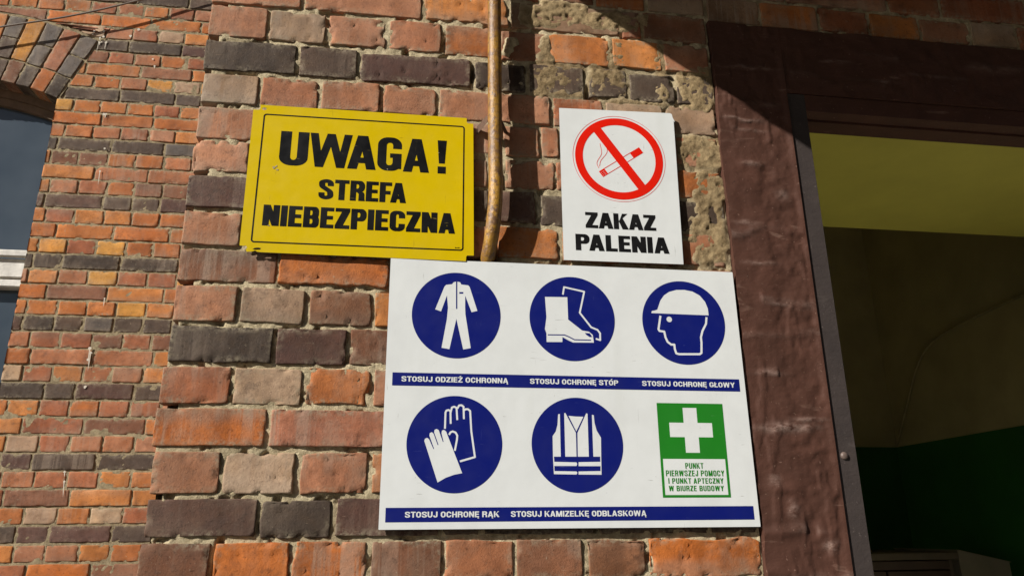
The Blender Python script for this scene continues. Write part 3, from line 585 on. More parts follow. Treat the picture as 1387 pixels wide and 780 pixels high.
# arch of alternating voussoirs
bk = Bricks()
NV = 15; seqc = 'mdoGyGrGdoGrydo'
def arch_frame(a0, r0):
    def fr(V):
        a = a0 + V[:, 0] / RI; r = r0 + V[:, 2]
        return np.stack([AX + np.sin(a) * r, V[:, 1], AZ + np.cos(a) * r], -1)
    return fr
WV = 2 * AMAX * RI / NV
pat = [('G', 'G', 'k'), ('r', 'O'), ('G', 'G', 'k'), ('y', 'm'), ('G', 'd', 'd'), ('o', 'b'), ('d', 'G', 'm')]
for i in range(NV):
    a0 = AMAX - (i + 1) * WV / RI; pt = pat[i % len(pat)]
    cuts = [.0, .125, .25, .38] if len(pt) == 3 else random.choice(([0, .245, .38], [0, .13, .38]))
    for q, c in enumerate(reversed(pt)):
        bk.add(.003, WV - .004, cuts[q] + .004, cuts[q + 1] - .004, code_col(c), random.uniform(.0, .004), .012, .3, .13 if q == 0 else .025, .9, None, arch_frame(a0, RI), YB)
bk.build('window_arch', M_BRICK_FAR, rear)
rv = MB()                                                            # reveals and soffit of the opening
T = [AMAX - 2 * AMAX * k / 24 for k in range(25)]
P = [(AX + WHW, -.9), (AX + WHW, spring)] + [(AX + math.sin(t) * (RI + .006), AZ + math.cos(t) * (RI + .006)) for t in T] + [(AX - WHW, spring), (AX - WHW, -.9)]
V = [(x, y, z) for x, z in P for y in (YB + .012, YB + .32)]
rv.add(V, [(2 * k, 2 * k + 2, 2 * k + 3, 2 * k + 1) for k in range(len(P) - 1)])
rv.box(FX0, AX - WHW - .02, YB + .04, YB + .32, -Z0, 3.6); rv.box(WX1 + .02, FX1 + .03, YB + .04, YB + .32, -Z0, 3.6); rv.box(AX - WHW - .02, WX1 + .02, YB + .04, YB + .32, 2.32, 3.6); rv.box(AX - WHW - .02, WX1 + .02, YB + .04, YB + .32, -Z0, -.9)
rv.build('window_reveal', M_MORTAR_FAR, rear)
# the window itself
M_WOODW = plain('flaking_white_window_paint', (214, 210, 202), 0.7, 0.4, 50, 0.3)
M_WOODB = plain('weathered_brown_timber', (112, 90, 70), 0.75, 0.5, 40, 0.4)
def glass_mat():
    m = NT('old_window_glass'); m.base(m.mix(m.ramp(m.noise(3, 3), .3, .7), lin((58, 68, 78)), lin((74, 83, 92))))
    m.set(Roughness=.12); m.b.inputs['Specular IOR Level'].default_value = .45
    m.bump(m.noise(2.5, 2), .12, .02); return m.mat
M_GLASS = glass_mat()
YW = YB + .10
fr = MB()
def arcstrip(r0, r1, y0, y1, m=0):
    T = [AMAX * 1.0 - 2 * AMAX * k / 24 for k in range(25)]; v = []
    for t in T:
        for r in (r0, r1):
            for y in (y0, y1): v.append((AX + math.sin(t) * r, y, AZ + math.cos(t) * r))
    f = []
    for k in range(24):
        a = 4 * k; b = a + 4
        f += [(a, a + 2, b + 2, b), (a, b, b + 1, a + 1), (a + 2, a + 3, b + 3, b + 2), (a + 1, b + 1, b + 3, a + 3)]
    fr.add(v, f, m)
arcstrip(RI - .035, RI + .004, YW, YW + .07); arcstrip(RI - .075, RI - .036, YW + .014, YW + .07)
fr.box(WX1 - .05, WX1 + .0, YW + .012, YW + .07, -.9, spring - .02, bev=.004); fr.box(AX - WHW, AX - WHW + .05, YW + .012, YW + .07, -.9, spring - .02, bev=.004)
wf = fr.build('window_frame', M_WOODB, rear)
tr = MB(); tr.box(AX - WHW + .05, WX1 - .002, YW - .02, YW + .06, 1.155, 1.25, bev=.006); tr.box(AX - WHW + .05, WX1 - .002, YW - .045, YW - .02, 1.252, 1.287, bev=.006); tr.box(AX - WHW + .05, WX1 - .002, YW - .012, YW + .05, 1.112, 1.152, bev=.006)
o = tr.build('transom', M_WOODW, wf, label='flaking white transom bar across the window')
gl = MB(); gl.box(AX - WHW + .045, WX1 - .045, YW + .045, YW + .05, -.88, 1.13); gl.box(AX - WHW + .045, WX1 - .045, YW + .04, YW + .045, 1.2, 1.80)
T2 = [AX - WHW + .045 + (2 * WHW - .09) * k / 20 for k in range(21)]
for k in range(20):
    a, b = T2[k], T2[k + 1]; f_ = lambda x: AZ + math.sqrt((RI - .06) ** 2 - (x - AX) ** 2)
    gl.add([(a, YW + .04, 1.8), (b, YW + .04, 1.8), (b, YW + .04, f_(b)), (a, YW + .04, f_(a))], [(0, 1, 2, 3)])
gl.build('window_pane', M_GLASS, wf)
# lime and droppings run down the bricks
spl = MB(); nspl = [0]
def splash(x, z, w, h, n):
    for _ in range(n):
        nspl[0] += 1; y = YB - .0042 - .00012 * (nspl[0] % 12)
        a = x + random.gauss(0, w); b = z + random.gauss(0, h * .35); r = random.uniform(.003, .009); L = random.uniform(.0, h) * random.random()
        k = 10; P = [(a + r * random.uniform(.6, 1.1) * math.cos(2 * math.pi * q / k), y, b + r * random.uniform(.6, 1.2) * math.sin(2 * math.pi * q / k)) for q in range(k)]
        spl.add(P, [tuple(range(k))])
        if L > .012:
            q = min(.0022, r * random.uniform(.25, .5)); s = random.gauss(0, .004)
            spl.add([(a - q, y - .00006, b), (a + q, y - .00006, b), (a + s * .5 + q * .8, y - .00006, b - L * .6), (a + s, y - .00006, b - L), (a + s * .5 - q * .8, y - .00006, b - L * .6)], [(4, 3, 2, 1, 0)])
for (x, z, w, h, n) in ((-1.55, 2.44, .025, .09, 8), (-1.42, 2.47, .02, .06, 2), (-1.28, 2.36, .006, .1, 2), (-1.47, 1.98, .004, .1, 2), (-1.45, 1.75, .003, .16, 2), (-1.36, .75, .005, .2, 4), (-1.38, .27, .003, .2, 2), (-1.33, 1.0, .003, .12, 2)):
    splash(x, z, w, h, n)
spl.build('lime_streak', plain('lime_splash', (205, 196, 180), .9, .3, 60, .2), rear)
# thin cable strung in front of the facade
YC = YB - .055
kb = MB(); kb.tube(spline([(-3.1, YC, 2.11), (-2.6, YC, 2.235), (-2.01, YC, 2.420), (-1.682, YC, 2.524), (-1.362, YC, 2.658), (-1.0, YC, 2.83), (-.62, YC, 3.03)], 8), .0046, 8)
for (x, z) in ((-3.1, 2.11), (-.62, 3.03)): kb.tube([(x, YC - .004, z), (x, YB + .02, z)], .006, 8)
o = kb.build('cable', plain('weathered_cable_sheath', (118, 104, 92), .6, .3, 80)); props(o, 'thin dark cable strung slantwise across the facade above the window arch', 'cable')

# ------------------------------------------------------------------ doorway: painted masonry surround and steel frame
DX0, DX1 = .8725, 2.29; HEAD = .937
door = thing('doorway', 'open doorway with brown painted surround and grey steel frame on the right', 'doorway', (DX0, 0, -Z0))
SCUFF_SHEEN = [(.777, .184, .050, .0075, 1.0), (.759, .523, .030, .004, .5), (.757, .858, .036, .003, .8), (.772, .834, .030, .0035, .5), (.768, .75, .022, .005, .7), (.822, .200, .030, .004, .7), (.767, .029, .010, .014, .6), (.737, .083, .010, .010, .5), (.736, .613, .022, .004, .5), (.747, .289, .03, .004, .4), (.835, -.037, .014, .010, .8), (.79, .995, .06, .004, .5), (.83, .68, .012, .012, .5), (.79, .43, .02, .003, .5), (1.0, 1.03, .03, .003, .6), (1.25, 1.01, .07, .003, .4), (1.1, .985, .05, .002, .4)]  # raised scuffs, their whitish sheen carried into the paint colour
def paint_y(X, Z):
    c = (Z + .014) / .0762; n = np.round(c)
    zz = c - n + (vnoise(X * 14, n * 5.1, 58) - .5) * .35
    ridge = np.exp(-(zz / .13) ** 2) * (vnoise(X * 5, n * 2.3, 51) > .3) * sstep(.25, .7, vnoise(X * 10, n * 3.3, 52))
    sc = 0 * X; wob = (fbm(X * 30, Z * 30, 59, 3) - .5)
    for (sx, sz, rx, rz, k) in SCUFF_SHEEN: sc = np.maximum(sc, k * np.exp(-((X - sx) / rx) ** 2 - ((Z - sz - wob * .012) / rz) ** 2))
    low = X < DX0
    tap = np.where(low, sstep(.0, .016, DX0 - .0012 - X), 1.0)
    step = sstep(.768, .80, X + (fbm(Z * 8, Z * 0, 57, 3) - .5) * .02) * .0022 * (1 - sstep(1.0, 1.02, X))
    drip = sstep(.66, .72, fbm(X * 38, Z * 11, 60, 3)) * .0016
    y = -ridge * .0032 - sc * .003 + step - drip - (fbm(X * 10, Z * 10, 53, 4) - .5) * .0062 - (fbm(X * 45, Z * 45, 54, 4) - .5) * .0028 * (1 + 1.2 * sstep(.775, .785, X))
    paint_y.rim = np.clip(sc * 1.0 + ridge * .28 * sstep(.5, .75, vnoise(X * 7, Z * 30, 61)), 0, 1)
    return -.0085 + y * tap
sm = MB(); srim = []
def paint_sheet(x0, x1, z0, z1, res, left=False):
    def fy(X, Z): return paint_y(X, Z)
    V, F = sheet(x0, x1, z0, z1, res, fy); srim.extend(paint_y.rim.ravel().tolist())
    if left:
        e = V[:, 0] < x0 + 1e-5; V[e, 0] += (fbm(V[e, 2] * 40, V[e, 2] * 0, 55, 4) - .5) * .006 + (fbm(V[e, 2] * 7, V[e, 2] * 0, 56, 2) - .5) * .006
    sm.add(V, F); nx = int(round((x1 - x0) / res)) + 1; nz = len(V) // nx
    for ids in ([j * nx for j in range(nz)], [j * nx + nx - 1 for j in range(nz)], list(range(nx)), [(nz - 1) * nx + i for i in range(nx)]):
        P = V[ids]; B = P.copy(); B[:, 1] = .03; n = len(P)
        srim.extend([0.0] * (2 * n)); sm.add(np.concatenate([P, B]), [(k, k + 1, n + k + 1, n + k) for k in range(n - 1)])
paint_sheet(.701, DX0 - .0012, -.2, 1.1105, .0034, True); paint_sheet(.701, DX0 - .0012, -Z0, -.2, .03)
paint_sheet(DX0 - .0012, 1.66, HEAD + .0015, 1.1105, .0065); paint_sheet(1.66, 2.62, HEAD + .0015, 1.1105, .03); paint_sheet(DX1 + .044, 2.62, -Z0, HEAD + .0015, .03)
srim = np.array(srim)
obj('painted_surround', sm.v, sm.f, M_BROWN, door, None, True, {'rim': np.stack([srim, srim, srim, srim * 0 + 1], -1)})
st = MB(); FL = .088
st.box(DX0, DX0 + .043, -.0040, .0010, -Z0, HEAD, bev=.0006); st.box(DX0 + .0375, DX0 + .0428, .0012, FL, -Z0, HEAD - .0435)
st.box(DX1, DX1 + .043, -.0040, .0010, -Z0, HEAD, bev=.0006); st.box(DX1, DX1 + .005, .0012, FL, -Z0, HEAD - .0435)
hd = MB(); hd.box(DX0 + .0432, DX1 - .0002, -.0040, .0010, HEAD - .042, HEAD, bev=.0006); hd.box(DX0 + .0432, DX1 - .0002, .0012, FL, HEAD - .0418, HEAD - .0366)
hd.box(DX0 + .0432, DX1 - .0002, .030, .042, HEAD - .048, HEAD - .0419)         # stop bar under the head
hd.build('frame_head', M_BROWN, door)
fo = st.build('steel_frame', M_STEEL, door)
bo = MB(); bx, bz = .8885, .130
v = []; n = 14
for (r, y) in ((.0075, -.0040), (.0073, -.0065), (.0052, -.0083), (.0022, -.0090)):
    v += [(bx + r * math.cos(2 * math.pi * k / n), y, bz + r * math.sin(2 * math.pi * k / n)) for k in range(n)]
bo.add(v, [(i * n + k, i * n + (k + 1) % n, (i + 1) * n + (k + 1) % n, (i + 1) * n + k) for i in range(3) for k in range(n)] + [tuple(range(3 * n, 4 * n))])
bo.build('bolt', plain('worn_bolt_paint', (112, 96, 88), .45), fo, True)
ap = MB(); ap.box(.35, 2.9, -1.35, .018, -Z0 - .05, -Z0 + .12, bev=.01)  # pale step added out of view to bounce sunlight up into the hall
props(ap.build('bounce_step', plain('bounce_step_concrete', (178, 173, 160), .9, .4, 20, .2)), kind='structure')
# ------------------------------------------------------------------ hall behind the doorway
M_OLIVE = plain('olive_yellow_ceiling_paint', (202, 194, 88), .75, .15, 12, .10)
M_OCHRE = plain('drab_olive_wall_paint', (172, 158, 112), .8, .15, 10, .18)
M_DADO = plain('dark_green_oil_paint', (36, 94, 32), .5, .15, 10, .2)
M_BOUNCE_REVEAL = plain('bounce_reveal_cream_paint', (232, 224, 190), .7, .15, 12, .1)  # hidden reveal, added pale to throw sunlight onto the hall ceiling
M_DARK = plain('hall_floor_tiles', (196, 188, 172), .8, .2, 10, .2)
RX, RY, CZ, SZ = 2.6, 2.27, 1.9, 1.0; DZ = .400
ce = MB(); ce.box(.2, 2.88, .06, .865, SZ, SZ + .09); ce.box(.2, 2.88, .775, .865, SZ + .0902, CZ + .05); ce.box(-.06, RX + .2, .867, RY + .3, CZ, CZ + .06)
props(ce.build('ceiling', M_OLIVE), kind='structure')
wl = MB()
wl.box(-.06, RX + .28, RY, RY + .12, DZ, CZ - .002); wl.box(RX, RX + .12, .092, RY - .002, DZ, CZ - .002); wl.box(-.08, -.0602, .51, RY - .002, DZ, CZ)
wl.box(-.06, RX + .28, RY - .003, RY + .117, -Z0, DZ - .0005, 1); wl.box(RX - .003, RX + .117, .092, RY - .005, -Z0, DZ - .0005, 1); [wl.box(-.08, -.0572, a_, b_, c_, d_, 1) for (a_, b_, c_, d_) in ((.51, .55, -Z0, DZ - .0005), (1.45, RY - .005, -Z0, DZ - .0005), (.55, 1.45, -Z0, -.85), (.55, 1.45, .25, DZ - .0005))]
wl.box(.5, DX0 + .036, .092, .505, -Z0, SZ - .002, 0); wl.box(DX0 + .0361, DX0 + .037, .093, .504, -Z0, DZ, 1); wl.box(DX1 + .008, RX - .0005, .0925, .865, -Z0, SZ - .002, 2)
props(wl.build('wall', [M_OCHRE, M_DADO, M_BOUNCE_REVEAL]), kind='structure')
props(obj('floor', [(-.1, .02, -Z0 + .004), (RX + .1, .02, -Z0 + .004), (RX + .1, RY + .1, -Z0 + .004), (-.1, RY + .1, -Z0 + .004)], [(0, 1, 2, 3)], M_DARK), kind='structure')
cd = MB(); q = lambda y, z: (RX - .009, y, z)
cd.tube(spline([q(2.255, .41), q(2.12, .60), q(2.0, .765), q(1.86, .86), q(1.60, .90), q(1.1, .93), q(.5, .95)], 6), .006, 8)
props(cd.build('conduit', plain('painted_conduit', (158, 144, 100), .7)), 'thin painted conduit bending up the right hand wall inside the dark hall', 'conduit')
cab = thing('cabinet', 'dim wooden cabinet standing inside the dark hall behind the doorway', 'cabinet', (2.0, 1.72, -Z0))
M_CAB = plain('dull_cabinet_wood', (84, 74, 58), .7, .3, 30, .3); M_CABD = plain('dark_cabinet_wood', (62, 46, 36), .65, .3, 30, .3)
c = MB(); c.box(1.62, 1.64, 1.5, 1.95, -Z0 + .06, -.121, bev=.002); c.box(2.20, 2.22, 1.5, 1.95, -Z0 + .06, -.121, bev=.002); c.box(1.641, 2.199, 1.93, 1.945, -Z0 + .06, -.121); c.box(1.641, 2.199, 1.5, 1.929, -Z0 + .06, -Z0 + .085)
c.build('carcass', M_CAB, cab)
c = MB(); c.box(1.60, 2.24, 1.48, 1.96, -.12, -.092, bev=.004); c.build('top', M_CAB, cab)
for (a, b) in ((1.645, 1.917), (1.923, 2.195)):
    c = MB(); c.box(a, b, 1.482, 1.498, -Z0 + .075, -.16, bev=.003); d_ = c.build('cabinet_door', M_CABD, cab)
    h = MB(); hx = b - .03 if a < 1.8 else a + .03; h.tube([(hx, 1.482, -.75), (hx, 1.462, -.75), (hx, 1.462, -.66), (hx, 1.482, -.66)], .005, 8); h.build('handle', M_STEEL, d_)
c = MB(); c.box(1.645, 2.195, 1.484, 1.5, -.156, -.124, bev=.002); c.build('rail', M_CABD, cab)
for x in (1.66, 2.18):
    for y in (1.53, 1.92): c = MB(); c.box(x - .02, x + .02, y - .02, y + .02, -Z0 + .004, -Z0 + .06); c.build('foot', M_CABD, cab)
bxs = thing('carton', 'pale cardboard carton standing on end beside the cabinet in the dark hall', 'carton', (2.36, 1.7, -Z0))
c = MB(); c.add([(2.25, 1.5, -Z0 + .004), (2.47, 1.5, -Z0 + .004), (2.47, 1.9, -Z0 + .004), (2.25, 1.9, -Z0 + .004), (2.25, 1.5, -.088), (2.47, 1.5, -.135), (2.47, 1.9, -.135), (2.25, 1.9, -.088)], [(0, 1, 5, 4), (1, 2, 6, 5), (2, 3, 7, 6), (3, 0, 4, 7), (0, 3, 2, 1)])
M_CART = plain('pale_carton', (126, 118, 98), .85, .3, 30, .15)
c.build('carton_body', M_CART, bxs)
c = MB(); c.add([(2.245, 1.495, -.087), (2.475, 1.495, -.136), (2.475, 1.905, -.136), (2.245, 1.905, -.087), (2.245, 1.495, -.084), (2.475, 1.495, -.133), (2.475, 1.905, -.133), (2.245, 1.905, -.084)], [(0, 1, 5, 4), (1, 2, 6, 5), (2, 3, 7, 6), (3, 0, 4, 7), (0, 3, 2, 1), (4, 5, 6, 7)])
c.build('flap', M_CART, bxs)
# ------------------------------------------------------------------ concrete hood over the door (above the frame; it throws the shade)
hood = thing('door_hood', 'concrete hood projecting over the doorway, casting the slanting shade', 'canopy', (1.4, 0, 1.45))
c = MB(); c.box(-.069, 2.95, -1.15, -.012, 1.45, 1.55, bev=.006); c.build('slab', plain('hood_concrete', (128, 120, 108), .9, .5, 30, .3), hood)
c = MB(); c.box(-.085, 2.966, -1.166, -.008, 1.551, 1.572, bev=.003); c.build('sheet_roof', plain('hood_zinc', (120, 122, 124), .5, .2, 20, .2, .6), hood)

# ------------------------------------------------------------------ unseen block added behind the viewer to hold back sky light
far = thing('sky_blocker', 'unseen dark brick block added across the yard to shut out low sky light', 'sky_blocker', (14, -14, -Z0))
c = MB(); c.box(-6, 34, -17, -11.5, -Z0, 10.4); c.build('wall', plain('blocker_dark_brick', (92, 66, 54), .9, .3, 8, .3), far)
c = MB(); c.add([(-6.4, -11.1, 10.4), (34.4, -11.1, 10.4), (34.4, -14.2, 13), (-6.4, -14.2, 13), (-6.4, -17.4, 10.4), (34.4, -17.4, 10.4)], [(0, 1, 2, 3), (3, 2, 5, 4), (0, 3, 4), (1, 5, 2), (0, 4, 5, 1)])
c.build('roof', plain('blocker_roof_tile', (80, 58, 50), .9, .3, 8, .3), far)
for fl in range(3):
    for k in range(12):
        x = -4.2 + 3.2 * k; z = .2 + 3.1 * fl
        c = MB(); c.box(x, x + 1.3, -11.56, -11.46, z, z + 1.9); w_ = c.build('window', M_WOODB, far)
        c = MB(); c.box(x + .08, x + 1.22, -11.455, -11.45, z + .08, z + 1.82); c.build('pane', M_GLASS, w_)
# ------------------------------------------------------------------ pipe
pp = thing('pipe', 'rusty yellow painted pipe running down the wall between the two upper signs', 'pipe', (.2, -.037, .5))
c = MB(); c.tube(spline([(.201, -.037, 2.05), (.2005, -.0375, 1.5), (.2, -.037, 1.1), (.2003, -.0368, .9), (.2008, -.0372, .74), (.2016, -.037, .67), (.2005, -.036, .615), (.1965, -.029, .563), (.1915, -.012, .522), (.187, .012, .494), (.184, .045, .474)], 9), .0144, 24)
c.build('tube', M_PIPE, pp, True)
c = MB()
c.add([(.185, -.034, .792), (.185, -.034, .810), (.168, -.005, .800), (.168, -.005, .782), (.166, .02, .800), (.166, .02, .782)], [(0, 1, 2, 3), (3, 2, 4, 5)])
c.tube([(.213, -.030, .800), (.226, -.004, .793), (.232, .02, .79)], .004, 8)
c.build('pipe_clip', plain('rusted_clip_iron', (88, 62, 44), .7, .5, 60, .4), pp)

# ------------------------------------------------------------------ flat printing: overlapping outlines resolved into one partition
def inside(poly, x, z):
    c = False; j = len(poly) - 1
    for i in range(len(poly)):
        xi, zi = poly[i]; xj, zj = poly[j]
        if (zi > z) != (zj > z) and x < (xj - xi) * (z - zi) / (zj - zi) + xi: c = not c
        j = i
    return c
def paint(layers):
    """layers: (outline in mm, tag); later ones cover earlier ones -> {tag: (verts, faces)} without overlaps; tag None is a hole"""
    vs_ = []; fs = []
    for poly, _ in layers:
        b = len(vs_); vs_ += [Vector(q) for q in poly]; fs.append(list(range(b, b + len(poly))))
    ed = [(f[i], f[(i + 1) % len(f)]) for f in fs for i in range(len(f))]
    r = geometry.delaunay_2d_cdt(vs_, ed, [], 0, 1e-4)
    V, F = r[0], r[2]; out = {}
    bb = [(min(q[0] for q in p), max(q[0] for q in p), min(q[1] for q in p), max(q[1] for q in p)) for p, _ in layers]
    for f in F:
        x = sum(V[i][0] for i in f) / 3; z = sum(V[i][1] for i in f) / 3; tag = None
        for (poly, t), b in zip(reversed(layers), reversed(bb)):
            if b[0] <= x <= b[1] and b[2] <= z <= b[3] and inside(poly, x, z): tag = t; break
        if tag is not None: out.setdefault(tag, []).append(f)
    res = {}
    for t, F_ in out.items():
        m = {}; vv = []; ff = []
        for f in F_:
            g = []
            for i in f:
                if i not in m: m[i] = len(vv); vv.append((V[i][0], V[i][1]))
                g.append(m[i])
            a = vv[g[0]]; b = vv[g[1]]; c = vv[g[2]]
            if (b[0] - a[0]) * (c[1] - a[1]) - (b[1] - a[1]) * (c[0] - a[0]) < 0: g.reverse()
            ff.append(g)
        res[t] = (vv, ff)
    return res
def disc(cx, cz, rx, rz=None, n=96):
    rz = rz or rx; return [(cx + rx * math.cos(2 * math.pi * k / n), cz + rz * math.sin(2 * math.pi * k / n)) for k in range(n)]
def stroke(pts, w, closed=False):
    """outlines of a bent stroke: one quad per piece and a disc at each inner joint"""
    o = []
    P = [Vector(q) for q in pts]
    for i in range(len(P) - 1):
        d = (P[i + 1] - P[i]).normalized(); n = Vector((-d.y, d.x)) * w / 2
        o.append([tuple(P[i] + n), tuple(P[i] - n), tuple(P[i + 1] - n), tuple(P[i + 1] + n)])
        if i: o.append(disc(P[i].x, P[i].y, w / 2, n=14))
    return o
def smooth(poly, n=3):
    P = [np.array(q) for q in poly]; o = []; L = len(P)
    for i in range(L):
        a, b, c, d = P[i - 1], P[i], P[(i + 1) % L], P[(i + 2) % L]
        for k in range(n):
            t = k / n; o.append(tuple(0.5 * (2 * b + (c - a) * t + (2 * a - 5 * b + 4 * c - d) * t * t + (-a + 3 * b - 3 * c + d) * t ** 3)))
    return o
class Sheet:
    """plane of a sign: mm on the wall -> scene metres, small turn allowed"""
    def __init__(s, y, tx=0.0, tz=0.0, cx=0, cz=0): s.y = y; s.tx = tx; s.tz = tz; s.cx = cx; s.cz = cz
    def p(s, q, off=0.0): return (q[0] / 1000, s.y - off + (q[0] - s.cx) / 1000 * s.tx + (q[1] - s.cz) / 1000 * s.tz, q[1] / 1000)
    def flat(s, name, vf, mat, off, parent, label=None): return obj(name, [s.p(q, off) for q in vf[0]], vf[1], mat, parent, label=label)
    def panel(s, name, outline, holes, mats, th, parent):
        r = paint([(outline, 'a')] + [(h, None) for h in holes])['a']
        v = [s.p(q) for q in r[0]]; f = list(r[1]); mi = [0] * len(f); n = len(v)
        v += [s.p(q, -th) for q in r[0]]; f += [list(reversed([i + n for i in g])) for g in r[1]]; mi += [1] * len(r[1])
        for lp in [outline] + list(holes):
            b = len(v); v += [s.p(q) for q in lp] + [s.p(q, -th) for q in lp]; L = len(lp)
            f += [(b + k, b + L + k, b + L + (k + 1) % L, b + (k + 1) % L) for k in range(L)]; mi += [1] * L
        return obj(name, v, f, mats, parent, mi)

